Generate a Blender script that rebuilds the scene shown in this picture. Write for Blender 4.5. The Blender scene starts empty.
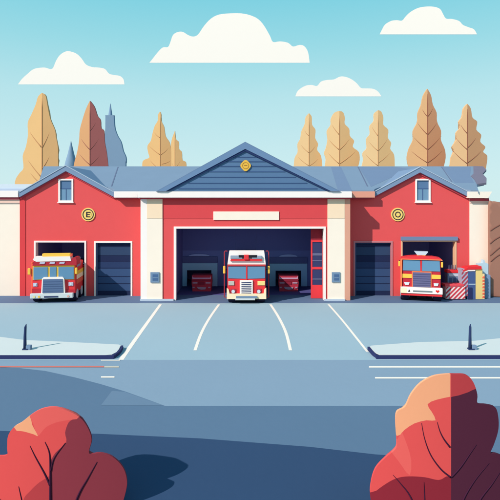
import bpy, bmesh, math, random
from mathutils import Vector, Matrix
from mathutils.geometry import tessellate_polygon, delaunay_2d_cdt
random.seed(4)
S = bpy.context.scene
COL = S.collection
H = 5.8            # eye height
F = 500.0          # pixels per unit slope
HY = 200.0         # horizon row

def at(px, py, D):
    return Vector(((px-250)*D/F, D, H-(py-HY)*D/F))
def gp(px, py, z=0.0):
    D = (H-z)*F/(py-HY)
    return Vector(((px-250)*D/F, D, z))

# ------------------------------------------------------------------ materials
def lin(c):
    c = c/255.0
    return c/12.92 if c <= .04045 else ((c+.055)/1.055)**2.4
EF = (1.12, 1.30, 1.38)     # light falling on a sunlit facade
EG = (1.06, 1.25, 1.34)     # light falling on the ground
EI = (.115, .14, .19)     # the dim light inside the bays
ER = (1.2, 1.45, 1.5)
MATS = {}
def mat(name, rgb, e=EF, rough=.85, spec=.12, vary=.03, scale=1.5, bump=0.0, metal=0.0):
    if name in MATS: return MATS[name]
    m = bpy.data.materials.new(name); m.use_nodes = True
    nt = m.node_tree; b = nt.nodes['Principled BSDF']
    base = [min(.92, lin(v)/k) for v, k in zip(rgb, e)]
    b.inputs['Roughness'].default_value = rough
    b.inputs['Specular IOR Level'].default_value = spec
    b.inputs['Metallic'].default_value = metal
    tc = nt.nodes.new('ShaderNodeTexCoord')
    nz = nt.nodes.new('ShaderNodeTexNoise'); nz.inputs['Scale'].default_value = scale; nz.inputs['Detail'].default_value = 5
    nt.links.new(tc.outputs['Object'], nz.inputs['Vector'])
    mx = nt.nodes.new('ShaderNodeMix'); mx.data_type = 'RGBA'
    mx.inputs[6].default_value = [v*(1-vary) for v in base]+[1]
    mx.inputs[7].default_value = [min(.95, v*(1+vary)) for v in base]+[1]
    nt.links.new(nz.outputs['Fac'], mx.inputs[0]); nt.links.new(mx.outputs[2], b.inputs['Base Color'])
    if bump:
        bp = nt.nodes.new('ShaderNodeBump'); bp.inputs['Strength'].default_value = bump; bp.inputs['Distance'].default_value = .02
        n2 = nt.nodes.new('ShaderNodeTexNoise'); n2.inputs['Scale'].default_value = scale*14
        nt.links.new(tc.outputs['Object'], n2.inputs['Vector'])
        nt.links.new(n2.outputs['Fac'], bp.inputs['Height']); nt.links.new(bp.outputs['Normal'], b.inputs['Normal'])
    MATS[name] = m
    return m

RED = mat('red_wall_paint', (233,92,95), bump=.15)
RED_D = mat('deep_red_shade', (224,74,80))
RED_SH = mat('red_eave_shade', (224,80,86))
CREAM = mat('cream_render', (255,248,234), bump=.1)
PEACH = mat('peach_eave_shade', (253,232,202))
TAN = mat('tan_side_shade', (226,170,148))
WHITE = mat('white_trim', (254,252,250))
ROOF = mat('slate_blue_roof', (132,162,188), e=ER, vary=.05, scale=.8)
ROOF_E = mat('roof_edge_blue', (128,156,190))
ROOF_P = mat('roof_patch_grey', (130,130,150), e=ER)
SIDING = mat('blue_siding', (92,128,168))
SIDE_L = mat('navy_siding_line', (66,96,142))
RAKE = mat('rake_blue', (112,146,186))
NAVY = mat('navy_interior', (34,40,78), e=EI, vary=.02)
NAVY2 = mat('navy_interior_mid', (60,72,120))
NAVY3 = mat('navy_portal', (54,76,120), e=(.09,.11,.10))
NAVW = mat('navy_wing_bay', (34,38,74), e=(.035,.045,.06), vary=.02)
DOORB = [mat('door_blue_a', (50,72,108)), mat('door_blue_b', (34,46,84)), mat('door_blue_c', (56,84,128)), mat('door_blue_d', (44,64,106))]
GLASS = mat('blue_glass', (100,150,188), rough=.35, spec=.4)
GLASS_D = mat('deep_blue_glass', (66,96,146), rough=.35, spec=.4)
YEL = mat('warm_yellow', (250,206,86))
YEL_P = mat('emblem_yellow', (250,222,128))
INK = mat('emblem_ink', (62,52,66))
PALE = mat('pale_blue_paint', (196,220,236))
BOXB = mat('utility_blue', (118,150,184)); BOXD = mat('utility_blue_dark', (78,112,158))
TRED = mat('engine_red', (232,54,62), rough=.5, spec=.3); TRED_D = mat('engine_red_dark', (190,40,58), rough=.5, spec=.3)
TRED_O = mat('engine_orange_red', (246,112,84), rough=.5)
SILV = mat('pale_bumper', (212,226,232), rough=.4, spec=.4)
GRIL = mat('grille_slate', (94,120,160)); GRIL_D = mat('grille_dark', (58,72,112))
GRILP = mat('grille_purple', (104,108,150))
TYRE = mat('tyre_black', (38,38,66)); RIM = mat('rim_pale', (190,205,220))
LAV = mat('lens_lavender', (196,200,228)); LENS = mat('lens_white', (214,232,244), rough=.3)
CR2 = mat('engine_cream', (254,240,204)); BLK = mat('ink_black', (34,34,44)); HEART = mat('heart_red', (226,52,52))
ORNG = mat('orange_stripe', (244,136,92))

# ------------------------------------------------------------------ mesh builder
class MB:
    def __init__(s): s.v=[]; s.f=[]; s.mi=[]; s.m=[]
    def _m(s, m):
        if m not in s.m: s.m.append(m)
        return s.m.index(m)
    def add(s, vs, fs, m):
        o=len(s.v); k=s._m(m)
        s.v += [Vector(v) for v in vs]
        for f in fs: s.f.append([i+o for i in f]); s.mi.append(k)
        return s
    def bm(s, b, m, M=None):
        b.verts.index_update()
        s.add([(M@v.co if M else v.co.copy()) for v in b.verts], [[v.index for v in f.verts] for f in b.faces], m); b.free(); return s
    def box(s, x0,x1,y0,y1,z0,z1,m,bev=0):
        b=bmesh.new(); bmesh.ops.create_cube(b,size=1)
        for v in b.verts: v.co = Vector(((x0+x1)/2+v.co.x*(x1-x0),(y0+y1)/2+v.co.y*(y1-y0),(z0+z1)/2+v.co.z*(z1-z0)))
        if bev: bmesh.ops.bevel(b, geom=list(b.edges), offset=min(bev,.45*min(abs(x1-x0),abs(y1-y0),abs(z1-z0))), segments=2, affect='EDGES', profile=.5)
        return s.bm(b,m)
    def prism(s, loops, a0, a1, m, axis='y'):
        """loops: outline then holes, 2D points; extruded along axis"""
        def P(p, a):
            return {'y':(p[0],a,p[1]),'x':(a,p[0],p[1]),'z':(p[0],p[1],a)}[axis]
        flat=[p for l in loops for p in l]
        tri=tessellate_polygon([[Vector((p[0],p[1],0)) for p in l] for l in loops])
        n=len(flat)
        vs=[P(p,a0) for p in flat]+[P(p,a1) for p in flat]
        fs=[tuple(t) for t in tri]+[tuple(i+n for i in reversed(t)) for t in tri]
        o=0
        for l in loops:
            k=len(l)
            for i in range(k):
                j=(i+1)%k; fs.append((o+i,o+j,o+j+n,o+i+n))
            o+=k
        b=bmesh.new(); bv=[b.verts.new(v) for v in vs]
        for f in fs:
            try: b.faces.new([bv[i] for i in f])
            except ValueError: pass
        bmesh.ops.recalc_face_normals(b, faces=list(b.faces))
        return s.bm(b,m)
    def cyl(s, c, r, h, m, axis='y', n=24, r2=None, bev=0):
        b=bmesh.new(); bmesh.ops.create_cone(b,cap_ends=True,segments=n,radius1=r,radius2=r if r2 is None else r2,depth=h)
        if bev: bmesh.ops.bevel(b, geom=[e for e in b.edges if len(e.link_faces)==2 and any(len(f.verts)>4 for f in e.link_faces)], offset=bev, segments=2, affect='EDGES')
        R={'y':Matrix.Rotation(math.pi/2,4,'X'),'x':Matrix.Rotation(math.pi/2,4,'Y'),'z':Matrix.Identity(4)}[axis]
        return s.bm(b,m,Matrix.Translation(c)@R)
    def tube(s, pts, rad, m, n=8, cap=True):
        pts=[Vector(p) for p in pts]; rs = rad if isinstance(rad,(list,tuple)) else [rad]*len(pts)
        vs=[];fs=[]
        for i,p in enumerate(pts):
            t=(pts[min(i+1,len(pts)-1)]-pts[max(i-1,0)]).normalized()
            u=t.cross(Vector((0,1,0)));
            if u.length<.05: u=t.cross(Vector((1,0,0)))
            u.normalize(); w=t.cross(u)
            for k in range(n):
                a=2*math.pi*k/n; vs.append(p+(u*math.cos(a)+w*math.sin(a))*rs[i])
        for i in range(len(pts)-1):
            for k in range(n):
                a=i*n+k;b=i*n+(k+1)%n; fs.append((a,b,b+n,a+n))
        fs.append(tuple(range(n))[::-1]); fs.append(tuple(range((len(pts)-1)*n,len(pts)*n)))
        return s.add(vs,fs,m)
    def build(s, name, parent=None, smooth=False, local=False):
        off = Vector((0,0,0)) if (parent is None or local) else ORIG.get(parent.name, Vector((0,0,0)))
        me=bpy.data.meshes.new(name); me.from_pydata([v-off for v in s.v],[],s.f)
        for m in s.m: me.materials.append(m)
        for p,k in zip(me.polygons,s.mi): p.material_index=k; p.use_smooth=smooth
        me.update()
        o=bpy.data.objects.new(name,me); COL.objects.link(o)
        if parent is not None:
            o.parent=parent; ORIG[o.name]=off
        return o
ORIG={}
def thing(name,label,cat,loc=(0,0,0),rz=0,group=None):
    o=bpy.data.objects.new(name,None); COL.objects.link(o); o.location=loc; o.rotation_euler=(0,0,rz)
    o.empty_display_size=.3
    o['label']=label; o['category']=cat
    if group: o['group']=group
    ORIG[o.name]=Vector(loc) if rz==0 else Vector((0,0,0))
    return o
def tag(o,label,cat,group=None):
    o['label']=label; o['category']=cat
    if group: o['group']=group
    return o
def struct(o): o['kind']='structure'; return o
def recentre(o):
    """move a single-mesh thing's origin to its base"""
    vs=[v.co for v in o.data.vertices]
    c=Vector((sum(v.x for v in vs)/len(vs),sum(v.y for v in vs)/len(vs),min(v.z for v in vs)))
    o.data.transform(Matrix.Translation(-c)); o.location=c; return o

# ------------------------------------------------------------------ outline helpers
def smooth_loop(pts, it=1):
    for _ in range(it):
        n=len(pts); q=[]
        for i in range(n):
            a=pts[i]; b=pts[(i+1)%n]
            q.append((a[0]*.75+b[0]*.25,a[1]*.75+b[1]*.25)); q.append((a[0]*.25+b[0]*.75,a[1]*.25+b[1]*.75))
        pts=q
    return pts
def catmull(pts, n=5, closed=False):
    out=[]; L=len(pts)
    rng=range(L if closed else L-1)
    for i in rng:
        if closed: p=[pts[(i+k)%L] for k in (-1,0,1,2)]
        else: p=[pts[max(0,min(L-1,i+k))] for k in (-1,0,1,2)]
        for j in range(n):
            t=j/n
            out.append(tuple(.5*((2*p[1][d])+(-p[0][d]+p[2][d])*t+(2*p[0][d]-5*p[1][d]+4*p[2][d]-p[3][d])*t*t+(-p[0][d]+3*p[1][d]-3*p[2][d]+p[3][d])*t**3) for d in range(len(pts[0]))))
    if not closed: out.append(tuple(pts[-1]))
    return out
def inside(p, poly):
    c=False; n=len(poly); j=n-1
    for i in range(n):
        a=poly[i]; b=poly[j]
        if (a[1]>p[1])!=(b[1]>p[1]) and p[0] < (b[0]-a[0])*(p[1]-a[1])/(b[1]-a[1])+a[0]: c=not c
        j=i
    return c
def dist(p, poly):
    d=1e9; n=len(poly)
    for i in range(n):
        ax,ay=poly[i]; bx,by=poly[(i+1)%n]
        dx,dy=bx-ax,by-ay; L=dx*dx+dy*dy
        t=0 if L==0 else max(0,min(1,((p[0]-ax)*dx+(p[1]-ay)*dy)/L))
        d=min(d,math.hypot(p[0]-ax-t*dx,p[1]-ay-t*dy))
    return d
def relief(mb, outline, y, front, back, step, m, creases=()):
    """a closed solid over an outline in the XZ plane; front(x,z,d) and back(x,z,d) give the thickness each way"""
    ol=[tuple(p) for p in outline]
    pts=[Vector(p) for p in ol]; edges=[(i,(i+1)%len(ol)) for i in range(len(ol))]
    x0=min(p[0] for p in ol);x1=max(p[0] for p in ol);z0=min(p[1] for p in ol);z1=max(p[1] for p in ol)
    for cr in creases:
        k=[]
        for q in cr:
            if inside(q,ol) and dist(q,ol)>step*.15: pts.append(Vector(q)); k.append(len(pts)-1)
        edges += list(zip(k,k[1:]))
    nr=0; z=z0
    while z<z1:
        x=x0+(step*.5 if nr%2 else 0)
        while x<x1:
            q=(x,z)
            if inside(q,ol) and dist(q,ol)>step*.35 and all(min((math.hypot(x-c[0],z-c[1]) for c in cr))>step*.4 for cr in creases): pts.append(Vector(q))
            x+=step
        z+=step*.87; nr+=1
    vo,eo,fo,_,_,_=delaunay_2d_cdt(pts,edges,[],1,1e-6)
    n=len(vo)
    dd=[dist(v,ol) for v in vo]
    vs=[(v.x,y-front(v.x,v.y,d),v.y) for v,d in zip(vo,dd)]+[(v.x,y+back(v.x,v.y,d),v.y) for v,d in zip(vo,dd)]
    fs=[tuple(f) for f in fo]+[tuple(i+n for i in reversed(f)) for f in fo]
    cnt={}
    for f in fo:
        for i in range(len(f)):
            a,b=f[i],f[(i+1)%len(f)]; cnt[(a,b)]=1
    for (a,b) in list(cnt):
        if (b,a) not in cnt: fs.append((b,a,a+n,b+n))
    b=bmesh.new(); bv=[b.verts.new(v) for v in vs]
    for f in fs:
        try: b.faces.new([bv[i] for i in f])
        except ValueError: pass
    bmesh.ops.remove_doubles(b,verts=list(b.verts),dist=1e-4)
    bmesh.ops.recalc_face_normals(b,faces=list(b.faces))
    return mb.bm(b,m)
def dome(r, t, e=0.0):
    def f(x,z,d):
        k=min(d/r,1); return e+t*math.sqrt(max(0,1-(1-k)**2))
    return f

# ================================================================== GROUND
def sheet(name, pts, z, m, thick=None):
    mb=MB()
    if thick: mb.prism([[(p.x,p.y) for p in pts]], z-thick, z, m, 'z')
    else:
        tri=tessellate_polygon([[Vector((p.x,p.y,0)) for p in pts]])
        mb.add([(p.x,p.y,z) for p in pts],[tuple(t) for t in tri],m)
        b=None
    o=mb.build(name)
    if not thick:
        b=bmesh.new(); b.from_mesh(o.data); bmesh.ops.recalc_face_normals(b,faces=list(b.faces))
        if sum(f.normal.z for f in b.faces)<0: bmesh.ops.reverse_faces(b,faces=list(b.faces))
        b.to_mesh(o.data); b.free()
    return o
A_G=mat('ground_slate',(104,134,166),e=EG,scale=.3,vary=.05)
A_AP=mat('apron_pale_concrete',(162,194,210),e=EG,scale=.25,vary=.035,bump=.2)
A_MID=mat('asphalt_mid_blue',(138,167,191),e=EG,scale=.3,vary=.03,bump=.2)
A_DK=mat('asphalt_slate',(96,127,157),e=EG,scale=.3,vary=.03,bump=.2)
A_NV=mat('asphalt_navy',(52,80,116),e=EG,scale=.4,vary=.04,bump=.2)
A_ST=mat('base_shade_slate',(96,124,160),e=EG,vary=.03)
A_IS=mat('island_pale',(214,229,231),e=EG,vary=.02)
A_PL=mat('plinth_pale',(190,212,232),e=EG,vary=.02)
KERB=mat('navy_kerb',(48,58,108),vary=.03)
LINE=mat('line_white',(253,250,240),e=EG,vary=.02)
LINER=mat('line_coral',(214,124,116),e=EG)

g=struct(sheet('ground',[Vector((-900,-100,0)),Vector((900,-100,0)),Vector((900,1500,0)),Vector((-900,1500,0))],0,A_G))
def far(px,py): return gp(px,py)
ap=[gp(-300,360),gp(800,360),Vector((30,28.1,0)),Vector((-30,28.1,0))]
struct(sheet('apron',ap,.004,A_AP))
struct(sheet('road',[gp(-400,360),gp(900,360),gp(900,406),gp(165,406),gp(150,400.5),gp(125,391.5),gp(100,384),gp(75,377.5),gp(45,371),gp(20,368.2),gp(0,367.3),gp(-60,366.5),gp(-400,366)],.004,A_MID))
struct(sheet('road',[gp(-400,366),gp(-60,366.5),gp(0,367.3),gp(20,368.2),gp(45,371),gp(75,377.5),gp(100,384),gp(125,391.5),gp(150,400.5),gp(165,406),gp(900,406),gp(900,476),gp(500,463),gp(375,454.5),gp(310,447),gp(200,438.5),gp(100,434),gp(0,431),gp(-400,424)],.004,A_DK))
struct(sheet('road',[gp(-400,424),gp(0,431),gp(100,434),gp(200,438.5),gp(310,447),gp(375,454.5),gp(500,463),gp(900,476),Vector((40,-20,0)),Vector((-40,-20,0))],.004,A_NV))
struct(sheet('base_shade_strip',[Vector((-26,28.1,0)),Vector((26,28.1,0)),Vector((26,30.6,0)),Vector((-26,30.6,0))],.008,A_ST))  # shade along the building base, painted as a ground strip
# pale wedge along the road edge
struct(sheet('road_pale_wedge',[gp(112,391),gp(101,405.5),gp(163,405.5),gp(150,401),gp(125,392.2)],.008,mat('asphalt_pale_wedge',(110,140,168),e=EG)))
def ribbon(name, ctr, w, m, z=.008, label=None, group=None, cat='marking'):
    """ctr: pixel centre points, w: pixel widths"""
    c=catmull(ctr,6); n=len(c); L=[];Rr=[]
    for i,p in enumerate(c):
        ww=w[0]+(w[1]-w[0])*i/(n-1)
        L.append(gp(p[0]-ww/2,p[1])); Rr.append(gp(p[0]+ww/2,p[1]))
    o=sheet(name,L+Rr[::-1],z,m); struct(o); return o
ribbon('parking_line',[(160.5,304.5),(149,320.5),(135,340),(121,360)],(2.6,5),LINE)
ribbon('parking_line',[(219,304.5),(209,319),(201,334),(195,350.5)],(2.4,3.2),LINE)
ribbon('parking_line',[(270.5,304.5),(279,318),(286,333),(290.5,350.5)],(2.4,3.2),LINE)
ribbon('parking_line',[(328.5,304.5),(342,320),(354,335),(367.5,352)],(2.0,2.6),LINE)
def hline(name,x0,x1,y0,y1,m,z=.009): return struct(sheet(name,[gp(x0,y0),gp(x1,y0),gp(x1,y1),gp(x0,y1)],z,m))
hline('road_marking',369,640,366.4,367.8,LINE)
hline('road_marking',375,640,377.3,378.8,LINE)
hline('road_marking',-150,104,366.2,367.6,LINER,.012)
hline('road_marking',104.2,119,366.4,367.8,mat('line_sand',(206,205,192),e=EG),.012)
hline('road_marking',101,120,360.2,361,LINE,.014)
hline('road_marking',101,114.5,376.6,378,LINE,.012)

def island(name, top, kerbpts):
    z=.12
    pts=[gp(x,y,z) for x,y in top]
    o=MB().prism([[(p.x,p.y) for p in pts]],0,z,A_IS,'z').build(name); struct(o)
    k=catmull(kerbpts,6); L=[gp(x,y,z) for x,y in k]
    # kerb stone: a band outside the island edge
    mb=MB()
    n=len(L); out=[]
    for i in range(n):
        t=(L[min(i+1,n-1)]-L[max(i-1,0)]).normalized(); nn=Vector((t.y,-t.x,0))
        if name=='x': nn=-nn
        out.append(nn)
    q0=[L[i]+out[i]*.006 for i in range(n)]; q1=[L[i]+out[i]*.085 for i in range(n)]
    loop=[(p.x,p.y) for p in q0]+[(p.x,p.y) for p in q1[::-1]]
    mb.prism([loop],0,z+.006,KERB,'z'); kk=mb.build('kerb'); struct(kk)
island('island',[(-200,334),(0,336.8),(25,340),(60,341.5),(119,344.5),(120.5,345.5),(119,349),(116.5,352),(112,354.3),(106,355),(-200,355)],
       [(-200,355.2),(0,355.2),(104,355.2),(112,354.5),(116.5,352.2),(119.4,349),(121,345.6)])
island('island',[(700,334),(500,338.2),(474,340.8),(420,342),(378,345),(371,345.6),(370,346.6),(372.5,349.8),(375.5,352.5),(380,354.6),(700,354.6)],
       [(369.6,346.8),(372.5,350.2),(375.6,353.2),(379.5,355),(386,355.2),(500,355.2),(700,355.2)])

def bollard(px, label, tip):
    b=gp(px,349.5,.12); o=thing('bollard',label,'bollard',b,group='slim navy bollards on the kerb islands')
    m=mat('bollard_navy',(46,64,106)); m2=mat('bollard_base_blue',(120,150,184))
    mb=MB(); mb.tube([b+Vector((0,0,.02)),b+Vector((0,0,.5)),b+Vector((tip*.3,0,.85)),b+Vector((tip,0,.97))],[.062,.052,.045,.012],m,12); mb.build('post',o,True)
    MB().box(b.x-.07,b.x+.14,b.y-.09,b.y+.09,b.z,b.z+.05,m).box(b.x+.06,b.x+.24,b.y-.08,b.y+.08,b.z,b.z+.17,m2,.02).build('base',o)
bollard(25,'slim navy bollard on the pale kerb island near the left bush',.05)
bollard(470,'slim navy bollard on the pale kerb island beyond the big right bush',.02)

# ================================================================== FIRE STATION
DW, DC = 30.2, 28.9
st=thing('fire_station','long red and cream fire station with slate roofs, three gables and open vehicle bays','fire station',(0,DC,0))
def X(px,D): return (px-250)*D/F
def Z(py,D): return H-(py-HY)*D/F
def P2(pts,D): return [(X(x,D),Z(y,D)) for x,y in pts]
def rectpx(x0,x1,y0,y1,D): return P2([(x0,y1),(x1,y1),(x1,y0),(x0,y0)],D)
def zrect(x0,x1,y0,z0,D): # down to ground
    a=X(x0,D);b=X(x1,D);t=Z(y0,D); return [(a,z0),(b,z0),(b,t),(a,t)]

# left wing wall with two doorways and a window hole
L1=(35.8,84.8,242.2); L2=(95.6,131,242.6)
def outline_wing(xl,xr,ap,yf,D,doors,extra=()):
    # walk along the base so that doors are notches
    pts=[(X(xl,D),0)]
    for a,b,t in doors:
        pts += [(X(a,D),0),(X(a,D),Z(t,D)),(X(b,D),Z(t,D)),(X(b,D),0)]
    pts += [(X(xr,D),0)]+[(X(x,D),Z(y,D)) for x,y in extra]
    return pts
wl=outline_wing(20,143,None,None,DW,[L1,L2],[(143,196),(114,196),(65.8,170),(20,195.5)])
hole=rectpx(60,72.4,180.2,200.6,DW)
MB().prism([wl,hole],DW,DW+.3,RED).build('wall',st)
R3=(354.8,391.2,242.4); R4=(402.2,455,241.5)
wr=outline_wing(348,470,None,None,DW,[R3,R4],[(470,197),(420.3,170.5),(374,196),(348,196)])
hole=rectpx(416.6,429.2,180.2,200.6,DW)
MB().prism([wr,hole],DW,DW+.3,RED).build('wall',st)
# darker red corner strip, shading painted on as a board
MB().prism([[(X(20,DW),0),(X(25.5,DW),0),(X(25.5,DW),Z(194.6,DW)),(X(20,DW),Z(197.5,DW))]],DW-.03,DW-.002,RED_D).build('corner_shade_strip',st)
# centre block
M1=(175.8,323.8,228.4)
wc=outline_wing(162.6,327.4,None,None,DC,[M1],[(327.4,192),(162.6,192)])
MB().prism([wc],DC,DC+.35,RED).build('wall',st)
# return walls of the projecting centre block (sides) down to the ground
MB().box(X(144,DC),X(150,DC),DC+.35,DW+.3,0,Z(193,DC),CREAM).build('wall',st)
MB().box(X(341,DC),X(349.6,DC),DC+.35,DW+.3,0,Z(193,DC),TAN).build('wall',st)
# eave shadow painted as a slightly darker red band
MB().prism([rectpx(163.4,327,193,218.6,DC)],DC-.02,DC-.002,RED_SH).build('eave_shade_band',st)
# pilasters
def pilaster(x0,x1,xs,side,sidem,name='pilaster'):
    p=MB().prism([zrect(x0,x1,192,0,DC)],DC-.06,DC+.35,CREAM).build(name,st)
    MB().prism([zrect(xs[0],xs[1],192,0,DC)],DC-.06,DC+.35,sidem).build('lit_shade_edge',p)  # left strip painted sunlit white, right strip painted as the shaded side
    MB().prism([rectpx(x0,x1,193,218.4,DC)],DC-.075,DC-.062,PEACH).build('eave_shade_cap',p)  # eave shade painted across the pilaster head
    q0,q1=(x0-6.4,x1+11.4) if side<0 else (x0-2,x1+6)
    MB().prism([zrect(q0 if side<0 else 323.8,q1 if side<0 else 344.6,298.6,0,DC)],DC-.2,DC-.062,A_PL).build('plinth',p)
    return p
pL=pilaster(147.2,162.6,(140.8,147.2),-1,WHITE)
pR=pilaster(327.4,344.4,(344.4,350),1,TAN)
# utility boxes
for (x0,x1,y0,y1,pp) in ((150.8,159.6,272,282.2,pL),(331.6,339.8,272,282,pR)):
    b=MB().prism([rectpx(x0,x1,y0,y1,DC)],DC-.12,DC-.062,BOXB).build('utility_box',st)
    MB().prism([rectpx(x0+2.2,x1-1.2,y0+2,y1-2,DC)],DC-.13,DC-.121,BOXD).build('panel',b)
    MB().prism([rectpx(x0+2.4,x1-1.4,y0+5,y0+5.8,DC)],DC-.136,DC-.131,BOXB).build('slot',b)
# blank white sign
MB().box(X(213.4,DC),X(279,DC),DC-.07,DC-.021,Z(220,DC),Z(211.5,DC),CREAM,.01).build('sign_board',st)

# right corner pillar
MB().prism([zrect(469.4,488.6,197,0,DW)],DW-.04,DW+.35,CREAM).build('pilaster',st)
MB().prism([P2([(468.6,191.6),(492,191.6),(488.4,198),(468.6,198)],29.8)],29.8,31.2,CREAM).build('cornice',st)
MB().prism([rectpx(469.4,488.6,198.4,201,DW)],DW-.07,DW-.042,mat('rust_red_trim',(196,80,92))).build('trim',st)
MB().prism([rectpx(469.4,488.6,201,203.4,DW)],DW-.06,DW-.042,mat('blush_render',(246,214,200))).build('trim',st)

# door frames
def frame(parent,a,b,t,D,m,w=1.5,dep=.05,rev=.32,zb=0,name='door_frame',right=True):
    o=[(X(a-w,D),zb),(X(a-w,D),Z(t-w,D)),(X(b+w,D),Z(t-w,D)),(X(b+w,D),zb),(X(b,D)-.01,zb),(X(b,D)-.01,Z(t,D)-.01),(X(a,D)+.01,Z(t,D)-.01),(X(a,D)+.01,zb)]
    return MB().prism([o],D-dep,D+rev,m).build(name,parent)
frame(st,L1[0],L1[1],L1[2],DW,WHITE); 
frame(st,M1[0],M1[1],M1[2],DC,WHITE,1.9,.06,.37)
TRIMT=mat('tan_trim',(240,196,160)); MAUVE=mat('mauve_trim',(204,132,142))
frame(st,R4[0],R4[1],R4[2],DW,TRIMT,1.3,.04)
MB().box(X(400.6,DW),X(457,DW),DW-.14,DW-.002,Z(240.3,DW),Z(236.6,DW),mat('lintel_blue',(116,142,180))).build('lintel',st)
# sectional doors
def sdoor(a,b,t,D,fm):
    y=D+.16
    d=MB()
    bands=[(t,244.3,3),(244.3,247,1),(247,255.4,0),(255.4,262,1),(262,268,3),(268,276.2,2),(276.2,283.4,2),(283.4,291,2),(291,297,1)]
    for y0,y1,k in bands:
        z1=Z(y0,y); z0=max(0.0,Z(y1,y)) if y1<297 else 0.0
        d.box(X(a,D),X(b,D),y,y+.06,z0+.006,z1-.006,DOORB[k],.006)
    d.box(X(a,D),X(b,D),y+.03,y+.09,0.0,Z(t,D),DOORB[1])
    o=d.build('door',st)
    for k in (268.2,276.4,283.6):
        MB().box(X(a+1,D),X(b-1,D),y-.012,y-.001,Z(k+.25,y),Z(k-.25,y),DOORB[1]).build('seam',o)
    MB().box(X(a,D)+.005,X(a+1.6,D),D+.05,y-.015,0,Z(t,D)-.005,mat('door_track',(70,90,130))).build('track',o)
    frame(st,a,b,t,D,fm,1.4,.04)
sdoor(*L2,DW,WHITE); sdoor(*R3,DW,MAUVE)

# windows in the gables
def gwin(x0,x1):
    D=DW; w=MB().prism([rectpx(x0,x1,178.8,202,D),rectpx(x0+1.6,x1-1.6,180.4,200.4,D)],D-.05,D+.1,WHITE).build('window',st)
    c=(x0+x1)/2
    MB().prism([rectpx(x0+1.6,x1-1.6,180.4,188.3,D)],D+.03,D+.06,mat('pane_slate',(92,128,170),rough=.35)).build('pane',w)
    MB().prism([rectpx(x0+1.6,c-.35,189.1,200.4,D)],D+.03,D+.06,mat('pane_blue',(116,158,192),rough=.35)).build('pane',w)
    MB().prism([rectpx(c+.35,x1-1.6,189.1,200.4,D)],D+.03,D+.06,mat('pane_blue',(116,158,192),rough=.35)).build('pane',w)
    MB().prism([rectpx(x0+1.6,x1-1.6,188.3,189.1,D)],D+.02,D+.06,GLASS_D).prism([rectpx(c-.35,c+.35,189.1,200.4,D)],D+.02,D+.06,GLASS_D).build('glazing_bar',w)
    MB().prism([rectpx(x0-.6,x1+.6,202,203,D)],D-.1,D-.002,WHITE).build('sill',w)
gwin(58.6,73.4); gwin(415.2,430.4)

# emblems
def ring(mb,c,r0,r1,y0,y1,m,n=40,sq=1):
    o=[(c[0]+r1*math.cos(2*math.pi*i/n),c[1]+r1*math.sin(2*math.pi*i/n)) for i in range(n)]
    h=[(c[0]+r0*math.cos(2*math.pi*i/n),c[1]+r0*math.sin(2*math.pi*i/n)) for i in range(n)]
    mb.prism([o,h],y0,y1,m)
def emblem(px,py,D,k):
    c=(X(px,D),Z(py,D)); s=D/F
    e=MB().cyl((c[0],D-.03,c[1]),6.7*s,.05,YEL_P,n=48).build('emblem',st)
    mb=MB(); ring(mb,c,4.75*s,5.55*s,D-.068,D-.056,INK); mb.build('ring',e)
    if k=='E':
        mb=MB()
        x0,z0=c[0]-2*s,c[1]-2.7*s
        mb.box(x0,x0+1.2*s,D-.068,D-.056,z0,z0+5.4*s,INK)
        mb.box(x0+1.2*s,x0+4.0*s,D-.068,D-.056,z0+4.4*s,z0+5.4*s,INK)
        mb.box(x0+1.2*s,x0+3.6*s,D-.068,D-.056,z0+2.3*s,z0+3.1*s,INK)
        mb.box(x0+1.2*s,x0+4.2*s,D-.068,D-.056,z0,z0+.9*s,INK)
        mb.tube([(x0+4.2*s,D-.06,z0+5*s),(x0+5.0*s,D-.06,z0+3.6*s),(x0+4.9*s,D-.06,z0+1.6*s)],.012,INK)
        mb.build('letter',e)
    else:
        mb=MB(); ring(mb,c,2.1*s,3.0*s,D-.068,D-.056,INK,n=8); mb.build('inner_ring',e)
emblem(88.4,214.5,DW,'E'); emblem(397.6,214.5,DW,'H')

# main eaves cornice
MB().box(X(138,28.5),X(352,28.5),28.5,28.9,Z(197.6,28.5),Z(191.4,28.5),WHITE,.01).build('cornice',st)
MB().box(X(114,29.7),X(137.4,29.0),29.7,30.6,Z(197.6,29.7),Z(191.4,29.7),WHITE,.01).build('cornice',st)
MB().box(X(352.6,29.0),X(375,29.7),29.7,30.6,Z(197.6,29.7),Z(191.4,29.7),mat('cornice_sunset_tint',(232,166,146)),.01).build('cornice',st)  # sunset tint painted onto this end of the white cornice
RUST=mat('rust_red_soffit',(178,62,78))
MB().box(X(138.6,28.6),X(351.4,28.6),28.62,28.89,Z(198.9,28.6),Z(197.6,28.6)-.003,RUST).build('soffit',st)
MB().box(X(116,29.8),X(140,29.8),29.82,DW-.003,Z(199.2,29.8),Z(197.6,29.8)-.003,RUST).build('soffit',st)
MB().box(X(350.5,29.8),X(372,29.8),29.82,DW-.003,Z(199.2,29.8),Z(197.6,29.8)-.003,RUST).build('soffit',st)

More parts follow.
